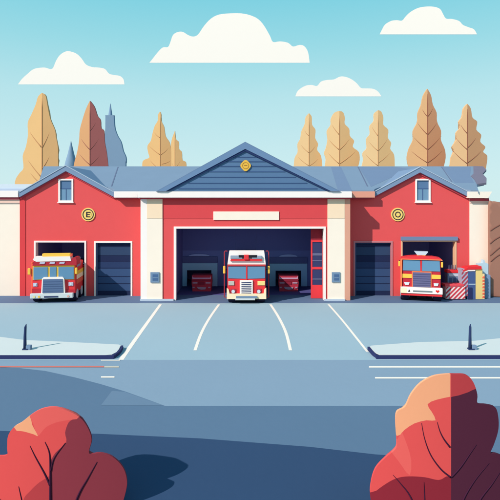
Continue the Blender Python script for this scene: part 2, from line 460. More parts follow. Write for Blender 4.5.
# main roof slab
YE,ZE,YR,ZR=29.4,Z(192.2,29.4),36.0,Z(166.3,36.0)
kk=(ZR-ZE)/(YR-YE)
def rp(px,py):
    a=(HY-py)/F; D=(ZE-kk*YE-H)/(a-kk); return (X(px,D),D)
def roof_poly(pl,thick,m,name,parent,lift=0):
    # pl: plan points on the front slope
    mb=MB(); n=len(pl)
    top=[(x,y,ZE+kk*(y-YE)+lift) for x,y in pl]; bot=[(x,y,z-thick) for x,y,z in top]
    tri=tessellate_polygon([[Vector((x,y,0)) for x,y in pl]])
    b=bmesh.new(); bv=[b.verts.new(v) for v in top+bot]
    for t in tri:
        b.faces.new([bv[i] for i in t]); b.faces.new([bv[i+n] for i in reversed(t)])
    for i in range(n):
        j=(i+1)%n; b.faces.new([bv[i],bv[j],bv[j+n],bv[i+n]])
    bmesh.ops.recalc_face_normals(b,faces=list(b.faces)); mb.bm(b,m)
    return mb.build(name,parent)
front=[rp(43.6,166.3),rp(482.6,166.4),rp(482,174.4),rp(484,179),rp(484,183),rp(476.6,184.6),rp(478.6,190.8),(X(478,29.8),29.86),(X(471,29.8),29.86),(X(462,29.8),30.55),(X(384,29.8),30.55),(X(375.5,29.8),30.05),(X(374,29.8),29.75),(X(352,YE),29.75),(X(350,YE),YE-.6),(X(140,YE),YE-.6),(X(138,YE),29.75),(X(114.3,29.75),29.75),(X(113,29.75),30.05),(X(104,29.75),30.55),(X(36,30.55),30.55),rp(38.2,184)]
rf=roof_poly(front,.16,ROOF,'roof',st)
roof_poly([rp(473.4,166.5),rp(483,166.7),rp(486.4,170),rp(482.6,174.2),rp(486.6,178.5),rp(486.4,183.2),rp(477,184.4),rp(474.6,180),rp(471,176.4),rp(473.6,174)],.12,ROOF_P,'worn_roof_end',rf,.03)
mb=MB()
bl=[(X(43.6,YR),YR+.003),(X(482.6,YR),YR+.003),(X(478,YR),42.5),(X(40,YR),42.5)]
n=4; zb=lambda y: ZR-(y-YR)*kk
top=[(x,y,zb(y)) for x,y in bl]; bot=[(x,y,z-.16) for x,y,z in top]
mb.add(top+bot,[(0,1,2,3),(7,6,5,4),(0,4,5,1),(1,5,6,2),(2,6,7,3),(3,7,4,0)],ROOF); mb.build('rear_roof',st)
SEAM=mat('roof_seam',(110,128,158),e=ER); FAC=mat('roof_tone_b',(122,150,182),e=ER); FAC2=mat('roof_tone_c',(142,170,196),e=ER)
def strip(p0,p1,w,m,name='seam'):
    a=rp(*p0); b=rp(*p1); roof_poly([(a[0]-w,a[1]),(a[0]+w,a[1]),(b[0]+w,b[1]),(b[0]-w,b[1])],.02,m,name,rf,.012)
strip((118,167),(111.5,186.5),.035,SEAM); strip((358,167),(367.6,186.5),.035,SEAM); strip((441.5,167),(452,182),.03,SEAM)
roof_poly([rp(358.8,167),rp(395,167),rp(410,169),rp(371,186.8)],.02,FAC,'roof_panel',rf,.006)
roof_poly([rp(331,167),rp(341,167),rp(352,190.8),rp(338,190.8)],.02,FAC,'roof_panel',rf,.006)
roof_poly([rp(442,167),rp(471,167),rp(470,175),rp(474,183),rp(455,183)],.02,FAC,'roof_panel',rf,.006)

# body behind: side and rear walls, floor, inner partitions
MB().box(X(20,DW),X(20,DW)+.25,DW+.3,42,0,5.7,CREAM).build('side_wall',st)
MB().box(X(488.4,DW)-.25,X(488.4,DW),DW+.35,42,0,5.7,CREAM).build('side_wall',st)
MB().box(X(20,DW),X(488.4,DW),42,42.25,0,5.85,CREAM).build('rear_wall',st)
MB().box(X(20,DW)+.26,X(488.4,DW)-.26,DW+.32,41.99,0,.02,mat('bay_floor',(52,56,96),e=(.4,.5,.5))).build('bay_floor',st)
# centre bay
yb=33.6
xl,xr=X(176,DC)-.25,X(324,DC)+.25
MB().box(xl-.2,xl,DC+.36,41.9,.02,5.7,NAVY).build('inner_wall',st)
MB().box(xr,xr+.2,DC+.36,41.9,.02,5.7,NAVY).build('inner_wall',st)
MB().box(xl,xr,DC+.36,41.9,5.3,5.45,NAVY).build('ceiling',st)
MB().box(xl,xr,41.7,41.9,.02,5.3,NAVY).build('inner_wall',st)
# inner rear wall: lower panel mid blue with a portal
def inner(xa,xb,pa,pb,ptop,arch):
    D=yb
    w=[(X(xa,D),.02),(X(pa,D),.02),(X(pa,D),Z(ptop,D)),(X(pb,D),Z(ptop,D)),(X(pb,D),.02),(X(xb,D),.02),(X(xb,D),5.3),(X(xa,D),5.3)]
    MB().prism([w],D,D+.2,mat('inner_blue',(40,48,88),e=EI)).build('inner_wall',st)
    MB().prism([rectpx(xa+.4,xb-.4,229,250.5,D)],D-.02,D-.002,NAVY).build('upper_panel',st)
    o=[(X(pa-6,D),.02),(X(pa-6,D),Z(ptop-7,D)),(X(pb+6,D),Z(ptop-7,D)),(X(pb+6,D),.02),(X(pb,D),.02),(X(pb,D),Z(ptop,D)),(X(pa,D),Z(ptop,D)),(X(pa,D),.02)]
    f=MB().prism([o],D-.08,D-.003,NAVY3).build('portal',st)
    MB().prism([rectpx(pa-6.6,pb+6,ptop-13.5,ptop-7.2,D)],D-.12,D-.003,mat('portal_head',(32,38,72),e=EI)).build('hood',f)
    c=(pa+pb)/2
    arc=[(c+arch*math.cos(a),ptop-14-2.2*math.sin(a)) for a in [math.pi*i/12 for i in range(13)]]
    MB().prism([P2(arc,D)],D-.1,D-.021,mat('arch_blue',(62,74,112),e=EI)).build('arch',f)
inner(170,236,187,211.5,270,10.5)
MB().box(X(236,yb)+.002,X(256,yb)-.002,yb-.018,yb+.2,2.45,5.3,NAVY).build('inner_wall',st)
inner(256,330,275.5,301,270.5,9)
MB().box(X(170,yb),X(222,yb),36.4,36.5,.02,5.2,NAVY).build('inner_wall',st)
MB().box(X(270,yb),X(330,yb),36.4,36.5,.02,5.2,NAVY).build('inner_wall',st)
# folded red glazed door leaf at the right of the main bay
D=DC+.5
a,b=X(311,D),X(323.4,D)
dl=MB().prism([[(a,.02),(b,.02),(b,Z(227.5,D)),(a,Z(227.5,D))],rectpx(312.4,322.3,242,267,D),rectpx(312.4,322.3,269.3,285,D)],D,D+.09,mat('leaf_red',(236,66,76))).build('door_leaf',st)
MB().prism([rectpx(311.2,323.2,228.6,240,D)],D-.015,D-.002,mat('leaf_maroon',(150,44,60))).build('top_panel',dl)
MB().prism([rectpx(312.4,322.3,242,267,D)],D+.03,D+.06,mat('leaf_glass',(58,66,112))).build('pane',dl)
MB().prism([rectpx(312.4,322.3,269.3,285,D)],D+.03,D+.06,mat('leaf_glass',(58,66,112))).build('pane',dl)
for y0,y1 in ((253.2,255.6),(260,260.8),(278.6,279.6)):
    MB().prism([rectpx(312.6,322,y0,y1,D)],D+.01,D+.028,mat('leaf_glint',(104,112,150))).build('pane_glint',dl)  # glints painted as pale bars over the panes
# wing bays
for (xa,xb) in ((21.5,139),(351,468)):
    D=DW
    A,B=X(xa,D)+.1,X(xb,D)-.1
    MB().box(A,A+.1,DW+.33,36.2,.02,5.2,NAVW).build('inner_wall',st)
    MB().box(B-.1,B,DW+.33,36.2,.02,5.2,NAVW).build('inner_wall',st)
    MB().box(A,B,36.2,36.3,.02,5.2,NAVW).build('inner_wall',st)
    MB().box(A,B,DW+.33,36.2,4.9,5.0,NAVW).build('ceiling',st)

# centre gable
Dg=28.45
apx=(245.2,142.6)
fl,fr=(158,191.2),(338.6,191.2)
Zp=lambda p,D: (X(p[0],D),Z(p[1],D))
G=MB().prism([[Zp((164.5,191.2),Dg),Zp((332,191.2),Dg),Zp((245.2,147.2),Dg)]],Dg+.06,Dg+.5,SIDING).build('gable_wall',st)
yy=160.0
for i,py in enumerate((157.2,161.5,166.3,171.6,177.2,183.2,188.6)):
    k=(py-149.5)/(191.2-148.5)
    a=245.2-75.5*k+2; b=245.2+81*k-2
    MB().box(X(a,Dg),X(b,Dg),Dg+.035,Dg+.059,Z(py+.33,Dg),Z(py-.33,Dg),SIDE_L).build('siding_line',G)
def rake(ap,l,r,tk,D,y0,y1,m,name,parent):
    o=[Zp(l,D),Zp(ap,D),Zp(r,D),Zp((r[0]-tk*1.2,r[1]),D),Zp((ap[0],ap[1]+tk),D),Zp((l[0]+tk*1.2,l[1]),D)]
    return MB().prism([o],y0,y1,m).build(name,parent)
gr=rake(apx,fl,fr,6.4,Dg,Dg-.06,Dg+.05,RAKE,'rake_board',st)
rake((245.2,148.8),(165.4,191.2),(331,191.2),2.4,Dg,Dg-.02,Dg+.055,mat('rake_shadow_line',(44,64,112)),'rake_shadow',gr)  # shadow under the rake, painted as a dark line
# roof over the gable (slab going back)
o=[Zp((156,191.4),Dg),Zp((245.2,141.8),Dg),Zp((340.6,191.4),Dg),Zp((331,191.4),Dg),Zp((245.2,146.2),Dg),Zp((166,191.4),Dg)]
MB().prism([o],Dg-.03,38.5,mat('gable_slate',(110,140,176))).build('gable_roof',st)
MB().prism([[Zp((168,191.2),Dg),Zp((328,191.2),Dg),Zp((245.2,146.3),Dg)]],38.2,38.4,CREAM).build('gable_wall',st)
# badge on centre gable
s=Dg/F; c=(X(245.6,Dg),Z(165.6,Dg))
pts=[]
for i in range(40):
    a=2*math.pi*i/40; r=5.1*s*(1+.07*math.cos(4*a)); pts.append((c[0]+r*math.cos(a)*.96,c[1]+r*math.sin(a)*1.03))
bd=MB().prism([pts],Dg-.01,Dg+.03,mat('badge_gold',(240,196,82))).build('emblem',st)
mb=MB(); ring(mb,c,2.9*s,3.3*s,Dg-.02,Dg-.011,mat('badge_brown',(168,120,60))); mb.build('ring',bd)
MB().box(c[0]-1.5*s,c[0]+1.5*s,Dg-.022,Dg-.011,c[1]-.1*s,c[1]+.5*s,mat('badge_brown',(168,120,60))).build('mark',bd)

# wing gables
def wing_gable(ap,l,r,litm):
    D=29.98
    o=[Zp(l,D),Zp(ap,D),Zp(r,D),Zp((r[0],r[1]+4.6),D),Zp((ap[0],ap[1]+5.2),D),Zp((l[0],l[1]+4.6),D)]
    g=MB().prism([o],D,D+.12,ROOF_E).build('rake_board',st)
    o=[Zp((l[0],l[1]-.7),D),Zp((ap[0],ap[1]-.8),D),Zp((r[0],r[1]-.7),D),Zp((r[0],r[1]),D),Zp(ap,D),Zp(l,D)]
    MB().prism([o],D-.03,D+.14,mat('ridge_highlight',(178,200,222))).build('rake_highlight',g)  # highlight along the top edge, painted as a pale line
    o=[Zp(l,D),Zp(ap,D),Zp(r,D),Zp((r[0],r[1]+2.5),D),Zp((ap[0],ap[1]+2.6),D),Zp((l[0],l[1]+2.5),D)]
    MB().prism([o],D+.121,38,ROOF_E).build('gable_roof',st)
    o=[Zp((l[0]+.3,l[1]+4.6),D),Zp((ap[0],ap[1]+5.2),D),Zp((r[0]-.3,r[1]+4.6),D),Zp((r[0]-.3,r[1]+6.4),D),Zp((ap[0],ap[1]+7.0),D),Zp((l[0]+.3,l[1]+6.4),D)]
    MB().prism([o],D+.121,DW-.003,mat('rake_shade_red',(200,74,90))).build('rake_shade_line',st)  # underside shading painted as a darker red line
wing_gable((65.6,165.8),(19.2,192.6),(114,192.4),None)
wing_gable((420.2,167.2),(374,192.2),(468.4,192.2),None)

# left annex: a low cream building butting against the station
an=thing('annex_building','plain cream flat-roofed annex at the far left of the red station','building',(-20,32,0))
MB().box(-26,X(20,DW)-.03,DW+.05,38,0,Z(197.4,DW),CREAM).build('wall',an)
MB().box(-26.2,X(19.6,DW),DW-.2,38.2,Z(197.3,DW-.2),Z(190.7,DW-.2),WHITE,.01).build('roof',an)
MB().box(-26.1,X(19.8,DW),DW-.1,DW+.04,Z(199.4,DW-.1),Z(197.4,DW-.1),mat('annex_rust_trim',(196,86,100))).build('trim',an)
MB().box(-26.1,X(19.8,DW),DW-.02,DW+.04,Z(203,DW),Z(199.4,DW)-.003,mat('blush_render',(246,214,200))).build('trim',an)
lw=MB().box(X(-20,39),X(42,39),39,40.5,0,Z(184.2,39),mat('far_pale_blue',(206,228,246))).box(X(-20,39),X(42,39),38.95,38.999,Z(191,39),Z(188.6,39),mat('far_pale_blue_b',(190,214,244))).build('far_rooftop')  # pale rooftop far behind, built as a plain low block
tag(recentre(lw),'low pale blue block with flat top behind the left gable','building')

# ================================================================== FIRE ENGINES
def lower(z): return max(0,z)
class T:
    """local pixel frame for a truck: (px,py)->x,z"""
    def __init__(s,cx,by,D): s.cx=cx; s.by=by; s.k=D/F
    def x(s,p): return (p-s.cx)*s.k
    def z(s,p): return max(0,(s.by-p)*s.k)
    def r(s,mb,x0,x1,y0,y1,f,b,m,bev=0): return mb.box(s.x(x0),s.x(x1),f,b,s.z(y1),s.z(y0),m,bev)
    def poly(s,mb,pts,f,b,m): return mb.prism([[(s.x(x),(s.by-y)*s.k) for x,y in pts]],f,b,m)
def wheel(root,x0,x1,y,r,rimside):
    w=MB().cyl(((x0+x1)/2,y,r),r,abs(x1-x0),TYRE,'x',28,bev=.03).build('wheel',root,local=True)
    for sd in (-1,1):
        xx=x1+.004 if sd>0 else x0-.004
        MB().cyl((xx,y,r),r*.62,.03,RIM,'x',20).build('rim',w,local=True)

# --- centre engine
def engine_c():
    D=27.95; t=T(246.5,303.6,D)
    o=thing('fire_engine','red fire engine with white front roof panel and white grille in the main bay','fire engine',((246.5-250)*D/F,D,0),group='fire engines in the bay doors')
    W0,W1=227.4,265.6
    m=MB(); t.r(m,W0,W1,264.5,297.5,.05,1.9,TRED,.05); m.build('cab',o,local=True)
    m=MB(); t.poly(m,[(229.2,251.2),(264.2,251.2),(265.8,264.4),(227.4,264.4)],.07,.6,WHITE); m.build('roof_panel',o,local=True)
    m=MB(); t.r(m,229,264,267,297,1.95,6.4,TRED_D,.05); m.build('body',o,local=True)
    # light bar
    m=MB(); t.r(m,230.4,242.4,255.4,258.6,-.06,.12,mat('bar_grey',(150,168,190)),.02); t.r(m,238.6,257,255,257.4,-.07,.1,BLK,.02); t.r(m,252,261.8,255.6,258.6,-.06,.12,mat('bar_grey',(150,168,190)),.02)
    t.r(m,244,248.8,254.6,259.4,-.1,.12,TRED,.02); lb=m.build('light_bar',o,local=True)
    m=MB(); t.poly(m,[(231,258.8),(261.4,258.8),(262.4,260.9),(230.2,260.9)],-.03,.06,TRED); m.build('red_strip',lb,local=True)
    m=MB(); t.poly(m,[(228.2,266.4),(246,266.4),(246,278.6),(228.2,278.2)],.02,.048,GLASS); t.poly(m,[(247.4,266.4),(265,266.4),(265,278.2),(247.4,278.6)],.02,.048,GLASS); ws=m.build('windshield',o,local=True)
    m=MB(); t.r(m,246.05,247.35,265,279,0,.049,TRED); t.r(m,227.4,265.6,264.4,265.8,-.02,.049,mat('cab_line',(206,70,76))); m.build('window_frame',ws,local=True)
    m=MB(); t.r(m,239.8,252.8,280.2,295,-.03,.049,WHITE,.015); gr=m.build('grille',o,local=True)
    for i in range(7):
        py=282+i*1.85; m=MB(); t.poly(m,[(241.4,py),(251.2,py-.3),(251.4,py+.55),(241.4,py+.75)],-.045,-.031,GRIL_D); m.build('slat',gr,local=True)
    for x0,x1,mm,kind in ((228.4,234.2,mat('lamp_grey',(196,196,190)),0),(257.6,265,mat('lamp_cream',(250,228,150)),1)):
        m=MB(); t.r(m,x0,x1,281,285.2,.0,.049,mm,.012); m.build('indicator',o,local=True)
    for cx in (233.2,258.8):
        m=MB(); t.r(m,cx-2.6,cx+2.6,288.8,293.8,.005,.048,mat('lamp_bezel',(176,60,80)),.012); h=m.build('headlight',o,local=True)
        m=MB(); m.cyl((t.x(cx),-.01,t.z(291.3)),1.7*t.k,.05,LENS,'y',20); m.build('lens',h,local=True)
    m=MB(); t.poly(m,[(226.8,287.6),(228.6,289),(229.6,293.4),(263.6,293.4),(264.4,289),(266.2,287.6),(266.2,298.8),(226.8,298.8)],-.05,.04,CR2)
    bp=m.build('bumper',o,local=True)
    m=MB(); t.r(m,236,257,295.6,297.4,-.16,-.052,mat('step_blue',(120,150,180)),.01); t.r(m,235.4,255,297.4,299.6,-.14,-.052,SILV,.01); m.build('step',bp,local=True)
    for sd in (-1,1):
        cx=246.5
        a=cx+sd*22.4; b=cx+sd*19.4
        m=MB(); m.tube([(t.x(b),.3,t.z(251.6)),(t.x(a-sd*.8),.3,t.z(251.4)),(t.x(a),.3,t.z(252.6)),(t.x(a),.3,t.z(298)),(t.x(b),.3,t.z(298.6))],.028,mat('rail_red',(176,62,76)),8); rr=m.build('grab_rail',o,local=True)
        m=MB(); t.r(m,a-1.1,a+1.1,266.4,274,.18,.28,YEL,.03); m.tube([(t.x(a),.25,t.z(270)),(t.x(b),.3,t.z(270))],.02,BLK); m.build('mirror',o,local=True)
    for sd in (-1,1):
        a=t.x(246.5+sd*18.4); b=t.x(246.5+sd*10.4)
        for y in (.48,5.0): wheel(o,min(a,b),max(a,b),y,.42,sd)
    m=MB(); t.r(m,236,257,297,300,.2,6,BLK); m.build('chassis',o,local=True)
engine_c()
# --- left engine
def engine_l():
    D=28.25; t=T(53,303.2,D)
    o=thing('fire_engine','red fire engine with yellow light bar and yellow window bars in the left bay','fire engine',((53-250)*D/F,D,0),rz=math.radians(6),group='fire engines in the bay doors')
    m=MB(); t.r(m,32.6,74.6,264.5,294.5,.05,2.0,TRED,.05); m.build('cab',o,local=True)
    m=MB(); t.poly(m,[(34.6,261.6),(37,260.4),(69.5,260.4),(72.4,258.4),(75,258.4),(76,261),(75.8,266),(33.4,266)],-.03,.9,TRED_D); ro=m.build('roof_visor',o,local=True)
    for cx in (43,52.6,62):
        m=MB(); t.poly(m,[(cx-2.2,262.5),(cx+2.8,262.3),(cx+2,264.3),(cx-2.8,264.3)],-.06,-.031,LAV); m.build('marker_light',ro,local=True)
    m=MB(); t.poly(m,[(35.2,257.2),(69.6,257.2),(70.8,261.6),(37,261.9),(34,260.2)],-.05,.5,WHITE); m.build('roof_panel',o,local=True)
    m=MB(); t.r(m,42.2,69.4,254.2,257.4,.05,.35,YEL,.03); lb=m.build('light_bar',o,local=True)
    m=MB(); t.r(m,69.5,71,254.8,257.6,.06,.34,TRED_O,.02); m.build('end_cap',lb,local=True)
    m=MB(); t.r(m,33.2,73.6,266.1,280.4,.03,.049,YEL); fr=m.build('window_frame',o,local=True)
    for x0,x1 in ((34.2,47.8),(49.8,56.2),(58.2,73)):
        m=MB(); t.poly(m,[(x0,267.6),(x1,267.6),(x1,280 if x1>70 else 279.2),(x0,280)],.0,.029,GLASS); m.build('windshield',o,local=True)
    # engine cover with silver frame
    m=MB(); t.poly(m,[(43,278.6),(44.5,277.4),(62.5,277.4),(64,278.6),(65,294),(42,294)],-.1,.048,WHITE); gf=m.build('grille_frame',o,local=True)
    m=MB(); t.poly(m,[(44,279.4),(62.8,279.4),(63.4,293),(43.4,293)],-.13,-.101,GRIL); gg=m.build('grille',gf,local=True)
    for i in range(5):
        m=MB(); t.r(m,44.2,62.8,281.6+i*2.3,282.1+i*2.3,-.142,-.131,mat('grille_mid',(78,102,144))); m.build('slat',gf,local=True)
    for x0,x1 in ((33.6,37.8),(68,72.6)):
        m=MB(); t.r(m,x0,x1,283.2,286.8,.01,.049,LAV,.01); h=m.build('headlight',o,local=True)
        m=MB(); t.r(m,x0+1.6,x0+3.2,283.8,286.2,-.01,.009,LENS,.01); m.build('lens',h,local=True)
    m=MB(); t.r(m,32.6,41.8,289,293.6,.02,.049,TRED_D); t.r(m,65.2,74.4,290.5,293.6,.02,.049,TRED_D); m.build('lower_panel',o,local=True)
    m=MB(); t.r(m,31.8,73,293.4,298.2,-.2,.045,SILV,.03); bp=m.build('bumper',o,local=True)
    m=MB(); t.r(m,45.4,59,295.8,297.4,-.215,-.201,GRIL_D,.006); m.build('slot',bp,local=True)
    for cx,mm in ((36,mat('fog_yellow',(232,228,170))),(40.6,YEL),(68.6,mat('fog_blush',(226,180,170)))):
        m=MB(); m.cyl((t.x(cx),-.205,t.z(296.4)),1.1*t.k,.03,mm,'y',16); m.build('fog_light',bp,local=True)
    m=MB(); t.r(m,31.2,32.9,262.8,294,.1,1.4,TRED_O,.02); m.build('side_panel',o,local=True)
    for a,b,x2 in ((28.5,31.2,32),(74.4,76.4,74.6)):
        m=MB(); t.r(m,a,b,268.6,275,.0,.12,YEL,.03); m.tube([(t.x((a+b)/2),.08,t.z(270)),(t.x(x2),.2,t.z(268))],.02,BLK); m.build('mirror',o,local=True)
    # body behind with striped flank
    x1=t.x(74.2)
    m=MB(); m.box(t.x(34),x1,2.05,5.8,.45,1.78,TRED_D,.04); bd=m.build('body',o,local=True)
    m=MB(); m.box(t.x(36),t.x(72.5),2.1,5.7,1.781,1.84,mat('hose_bed',(80,110,140)),.04); m.build('hose_bed',bd,local=True)
    for z0,z1,mm in ((1.5,1.72,YEL),(1.25,1.5,CR2),(.98,1.22,TRED_O)):
        m=MB(); m.box(x1+.001,x1+.02,2.1,5.7,z0,z1,mm); m.build('flank_stripe',bd,local=True)
        m=MB(); m.box(t.x(74.6)+.001,t.x(74.6)+.02,.3,2.0,z0,z1,mm); m.build('flank_stripe',o,local=True)
    m=MB(); m.box(t.x(74.6)+.001,t.x(74.6)+.015,.35,1.2,1.95,2.45,GLASS); m.build('side_window',o,local=True)
    for sd in (-1,1):
        a=t.x(53+sd*21.4 if sd>0 else 53-sd*0-20.4); b=t.x(53+sd*13.8)
        for y in (.48,1.6,3.6,4.7): wheel(o,min(a,b),max(a,b),y,.42,sd)
    m=MB(); m.box(-.8,.8,.2,6.2,.3,.6,BLK); m.build('chassis',o,local=True)
engine_l()
# --- right engine
def engine_r():
    D=28.5; t=T(421.3,301.2,D-.0)
    o=thing('fire_engine','red fire engine with pale roof beacon and white bumper in the right bay','fire engine',((421.3-250)*D/F,D,0),rz=-math.radians(14),group='fire engines in the bay doors')
    t.by=HY+H*F/D
    m=MB(); t.r(m,403,439.8,259.2,296,.05,1.7,TRED_D,.05); m.build('cab',o,local=True)
    m=MB(); t.poly(m,[(402,259),(403.5,257.6),(410,256.4),(421,255.6),(432,256.4),(439,257.6),(440.6,259)],-.04,.6,TRED); m.build('cab_roof',o,local=True)
    m=MB(); t.poly(m,[(402,259),(440.6,259),(441.4,260.4),(440,260.4),(439.6,259.9),(403,259.9),(402.6,287),(401.4,287),(401.2,260.4)],-.05,.045,ORNG); m.build('trim',o,local=True)
    m=MB(); m.prism([[(t.x(415),t.z(252)),(t.x(428),t.z(252)),(t.x(425.4),t.z(255.3)),(t.x(417.6),t.z(255.3))]],.1,.55,PALE); lb=m.build('beacon',o,local=True)
    m=MB(); t.r(m,417.6,425.4,255.2,256.6,.12,.5,YEL,.01); m.build('beacon_base',lb,local=True)
    for x0,x1 in ((403.6,420.4),(421.8,439)):
        m=MB(); t.poly(m,[(x0+.4,260.2),(x1-.4,260.2),(x1,271),(x0,271)],.015,.049,GLASS); m.build('windshield',o,local=True)
    m=MB(); t.r(m,420.45,421.75,260,271.4,-.0,.049,TRED); m.build('mullion',o,local=True)
    for x0,x1 in ((403,412.4),(430.8,439.6)):
        m=MB(); t.r(m,x0,x1,274.4,278.4,.0,.049,YEL,.008); m.build('yellow_block',o,local=True)
        c=(x0+x1)/2
        m=MB(); t.poly(m,[(c-3 if c<420 else c-2.2,282.8),(c+2.4,282.8),(c+1.6,285.4),(c-1.8,285.6)],.0,.049,LENS); m.build('headlight',o,local=True)
    m=MB(); t.poly(m,[(412.3,271.4),(430.9,271.4),(430.9,287),(412.3,287)],-.02,.048,ORNG); gf=m.build('grille_frame',o,local=True)
    m=MB(); t.r(m,413.2,430,272.4,286.9,-.045,-.021,GRILP); m.build('grille',gf,local=True)
    for i in range(6):
        m=MB(); t.r(m,413.4,429.8,273.9+i*2.2,274.5+i*2.2,-.056,-.046,mat('grille_purple_dark',(84,88,130))); m.build('slat',gf,local=True)
    m=MB(); t.r(m,401.4,441,287.2,293.2,-.18,.049,WHITE,.015); bp=m.build('bumper',o,local=True)
    m=MB(); t.r(m,401.4,407.4,287.6,293,-.19,-.181,mat('bumper_cream',(252,244,206))); m.build('corner_patch',bp,local=True)
    m=MB(); t.poly(m,[(408.4,291.6),(410.6,291.6),(409.5,289.2)],-.195,-.181,BLK); m.build('triangle_mark',bp,local=True)
    m=MB(); t.r(m,413.2,431.4,290,291.6,-.195,-.181,mat('bumper_grey',(126,140,146)),.004); m.build('slot',bp,local=True)
    hp=[]
    for i in range(28):
        a=2*math.pi*i/28; hx=16*math.sin(a)**3; hy=13*math.cos(a)-5*math.cos(2*a)-2*math.cos(3*a)-math.cos(4*a)
        hp.append((436.2+hx*.11,290.2-hy*.1))
    m=MB(); t.poly(m,hp,-.2,-.181,HEART); m.build('heart_mark',bp,local=True)
    m=MB(); t.r(m,401.8,440.8,293.3,295.6,-.12,.049,TRED,.01); m.build('valance',o,local=True)
    m=MB(); t.r(m,403.8,438.8,268,295.5,1.72,5.6,TRED_D,.05); m.build('body',o,local=True)
    for a in (400.2,440.9):
        m=MB(); t.r(m,a-.9,a+.9,261.6,267,.0,.1,YEL,.025); m.tube([(t.x(a),.06,t.z(261.8)),(t.x(421.3+(a-421.3)*.9),.1,t.z(259.6))],.02,BLK); m.build('mirror',o,local=True)
    for sd in (-1,1):
        a=t.x(421.3+sd*19.4); b=t.x(421.3+sd*11.4)
        for y in (.44,4.6): wheel(o,min(a,b),max(a,b),y,.39,sd)
    m=MB(); t.r(m,417.5,426,295.4,299.2,.3,5.5,BLK); m.build('chassis',o,local=True)
engine_r()
# --- two small red engines parked inside
def mini(cx,label,vary):
    D=31.6; t=T(cx,HY+H*F/D+.4,D); k=t
    o=thing('utility_vehicle',label,'utility vehicle',((cx-250)*D/F,D,.021),group='small red vehicles parked inside the main bay')
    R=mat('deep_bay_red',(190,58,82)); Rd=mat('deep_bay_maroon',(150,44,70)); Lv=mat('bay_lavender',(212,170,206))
    m=MB(); t.poly(m,[(cx-9.8,276.2),(cx+9.8,276.2),(cx+10,284),(cx+9.2,292.8),(cx-9,292.8),(cx-10,284)],.03,.8,R); m.build('body',o,local=True)
    m=MB(); t.poly(m,[(cx-9.4,277),(cx-8.2,278.4),(cx+8.2,278.4),(cx+9.4,277),(cx+9.2,279.8),(cx-9.2,279.8)],.0,.029,Lv); m.build('windshield',o,local=True)
    m=MB(); t.r(m,cx-3.4,cx+2.8,282.4,285.4,-.0,.029,Rd); m.build('grille',o,local=True)
    for a,b in ((-9,-4.2),(4,8.8)):
        m=MB(); t.r(m,cx+a,cx+b,283,284.2,-.01,.029,mat('bay_lens',(190,160,190))); m.build('headlight',o,local=True)
        m=MB(); t.r(m,cx+(a if a<0 else 6.6),cx+(a+2 if a<0 else b),287.6,288.8,-.01,.029,mat('bay_lens',(190,160,190))); m.build('marker_light',o,local=True)
    m=MB(); t.poly(m,[(cx-4.6,287.6),(cx+4.6,288),(cx+3.8,290),(cx,290.4),(cx-3.6,289.6)],-.02,.029,mat('bay_plate',(180,156,186))); m.build('bumper',o,local=True)
    m=MB(); t.r(m,cx-9.4,cx+9.4,280.6,281.6,-.01,.029,Rd); m.build('trim',o,local=True)
    for sd in (-1,1):
        a=t.x(cx+sd*8.6); b=t.x(cx+sd*5.6)
        for y in (.2,.6): 
            m=MB(); m.cyl(((a+b)/2,y,.13),.13,abs(a-b),TYRE,'x',16); m.build('wheel',o,local=True)
mini(201.6,'small dark red vehicle inside the bay, left of the middle engine',0)
mini(288.6,'small dark red vehicle inside the bay, right of the middle engine',1)

# ================================================================== GEAR BESIDE THE RIGHT BAY
SW=mat('gear_white',(250,240,240)); SR=mat('gear_red',(214,66,82)); SR2=mat('gear_bright_red',(228,52,60))
def clip_band(x0,x1,z0,z1,c,w,sl):
    """parallelogram stripe x = c + sl*(z-z0), width w, clipped to the rectangle"""
    poly=[(c,z0),(c+w,z0),(c+w+sl*(z1-z0),z1),(c+sl*(z1-z0),z1)]
    def cut(p,ax,v,keep):
        o=[];n=len(p)
        for i in range(n):
            a=p[i];b=p[(i+1)%n];ia=keep(a[ax]);ib=keep(b[ax])
            if ia:o.append(a)
            if ia!=ib:
                tt=(v-a[ax])/(b[ax]-a[ax]); o.append((a[0]+(b[0]-a[0])*tt,a[1]+(b[1]-a[1])*tt))
        return o
    p=cut(poly,0,x0,lambda q:q>=x0)
    if p: p=cut(p,0,x1,lambda q:q<=x1)
    return p if len(p)>2 else None
Db=29.0
def base(px): return Vector((X(px,Db),Db,0))
def offz(py,D): return max(0.0,Z(py,D))
# striped barrier box
bz=thing('striped_barrier','low white barrier box with red diagonal stripes beside the right engine','barrier',base(456))
x0,x1=X(445.8,Db),X(465.4,Db)
MB().box(x0,x1,Db,Db+.5,.06,offz(286,Db),SW,.015).build('body',bz)
mb=MB()
zb0,zb1=.08,offz(287,Db)
for i in range(-4,6):
    p=clip_band(x0+.015,x1-.015,zb0,zb1,x0+i*.26-.1,.12,1.0)
    if p: mb.prism([p],Db-.012,Db-.001,SR)
mb.build('stripes',bz)
MB().box(x0-.06,x1-.1,Db-.04,Db+.52,offz(286.6,Db),offz(284,Db),mat('barrier_rail',(232,84,96)),.02).build('top_rail',bz)
MB().box(x0+.2,x0+.65,Db+.05,Db+.45,0,.06,mat('foot_maroon',(120,40,66))).box(x1-.4,x1-.1,Db+.05,Db+.45,0,.06,mat('foot_maroon',(120,40,66))).build('foot',bz)
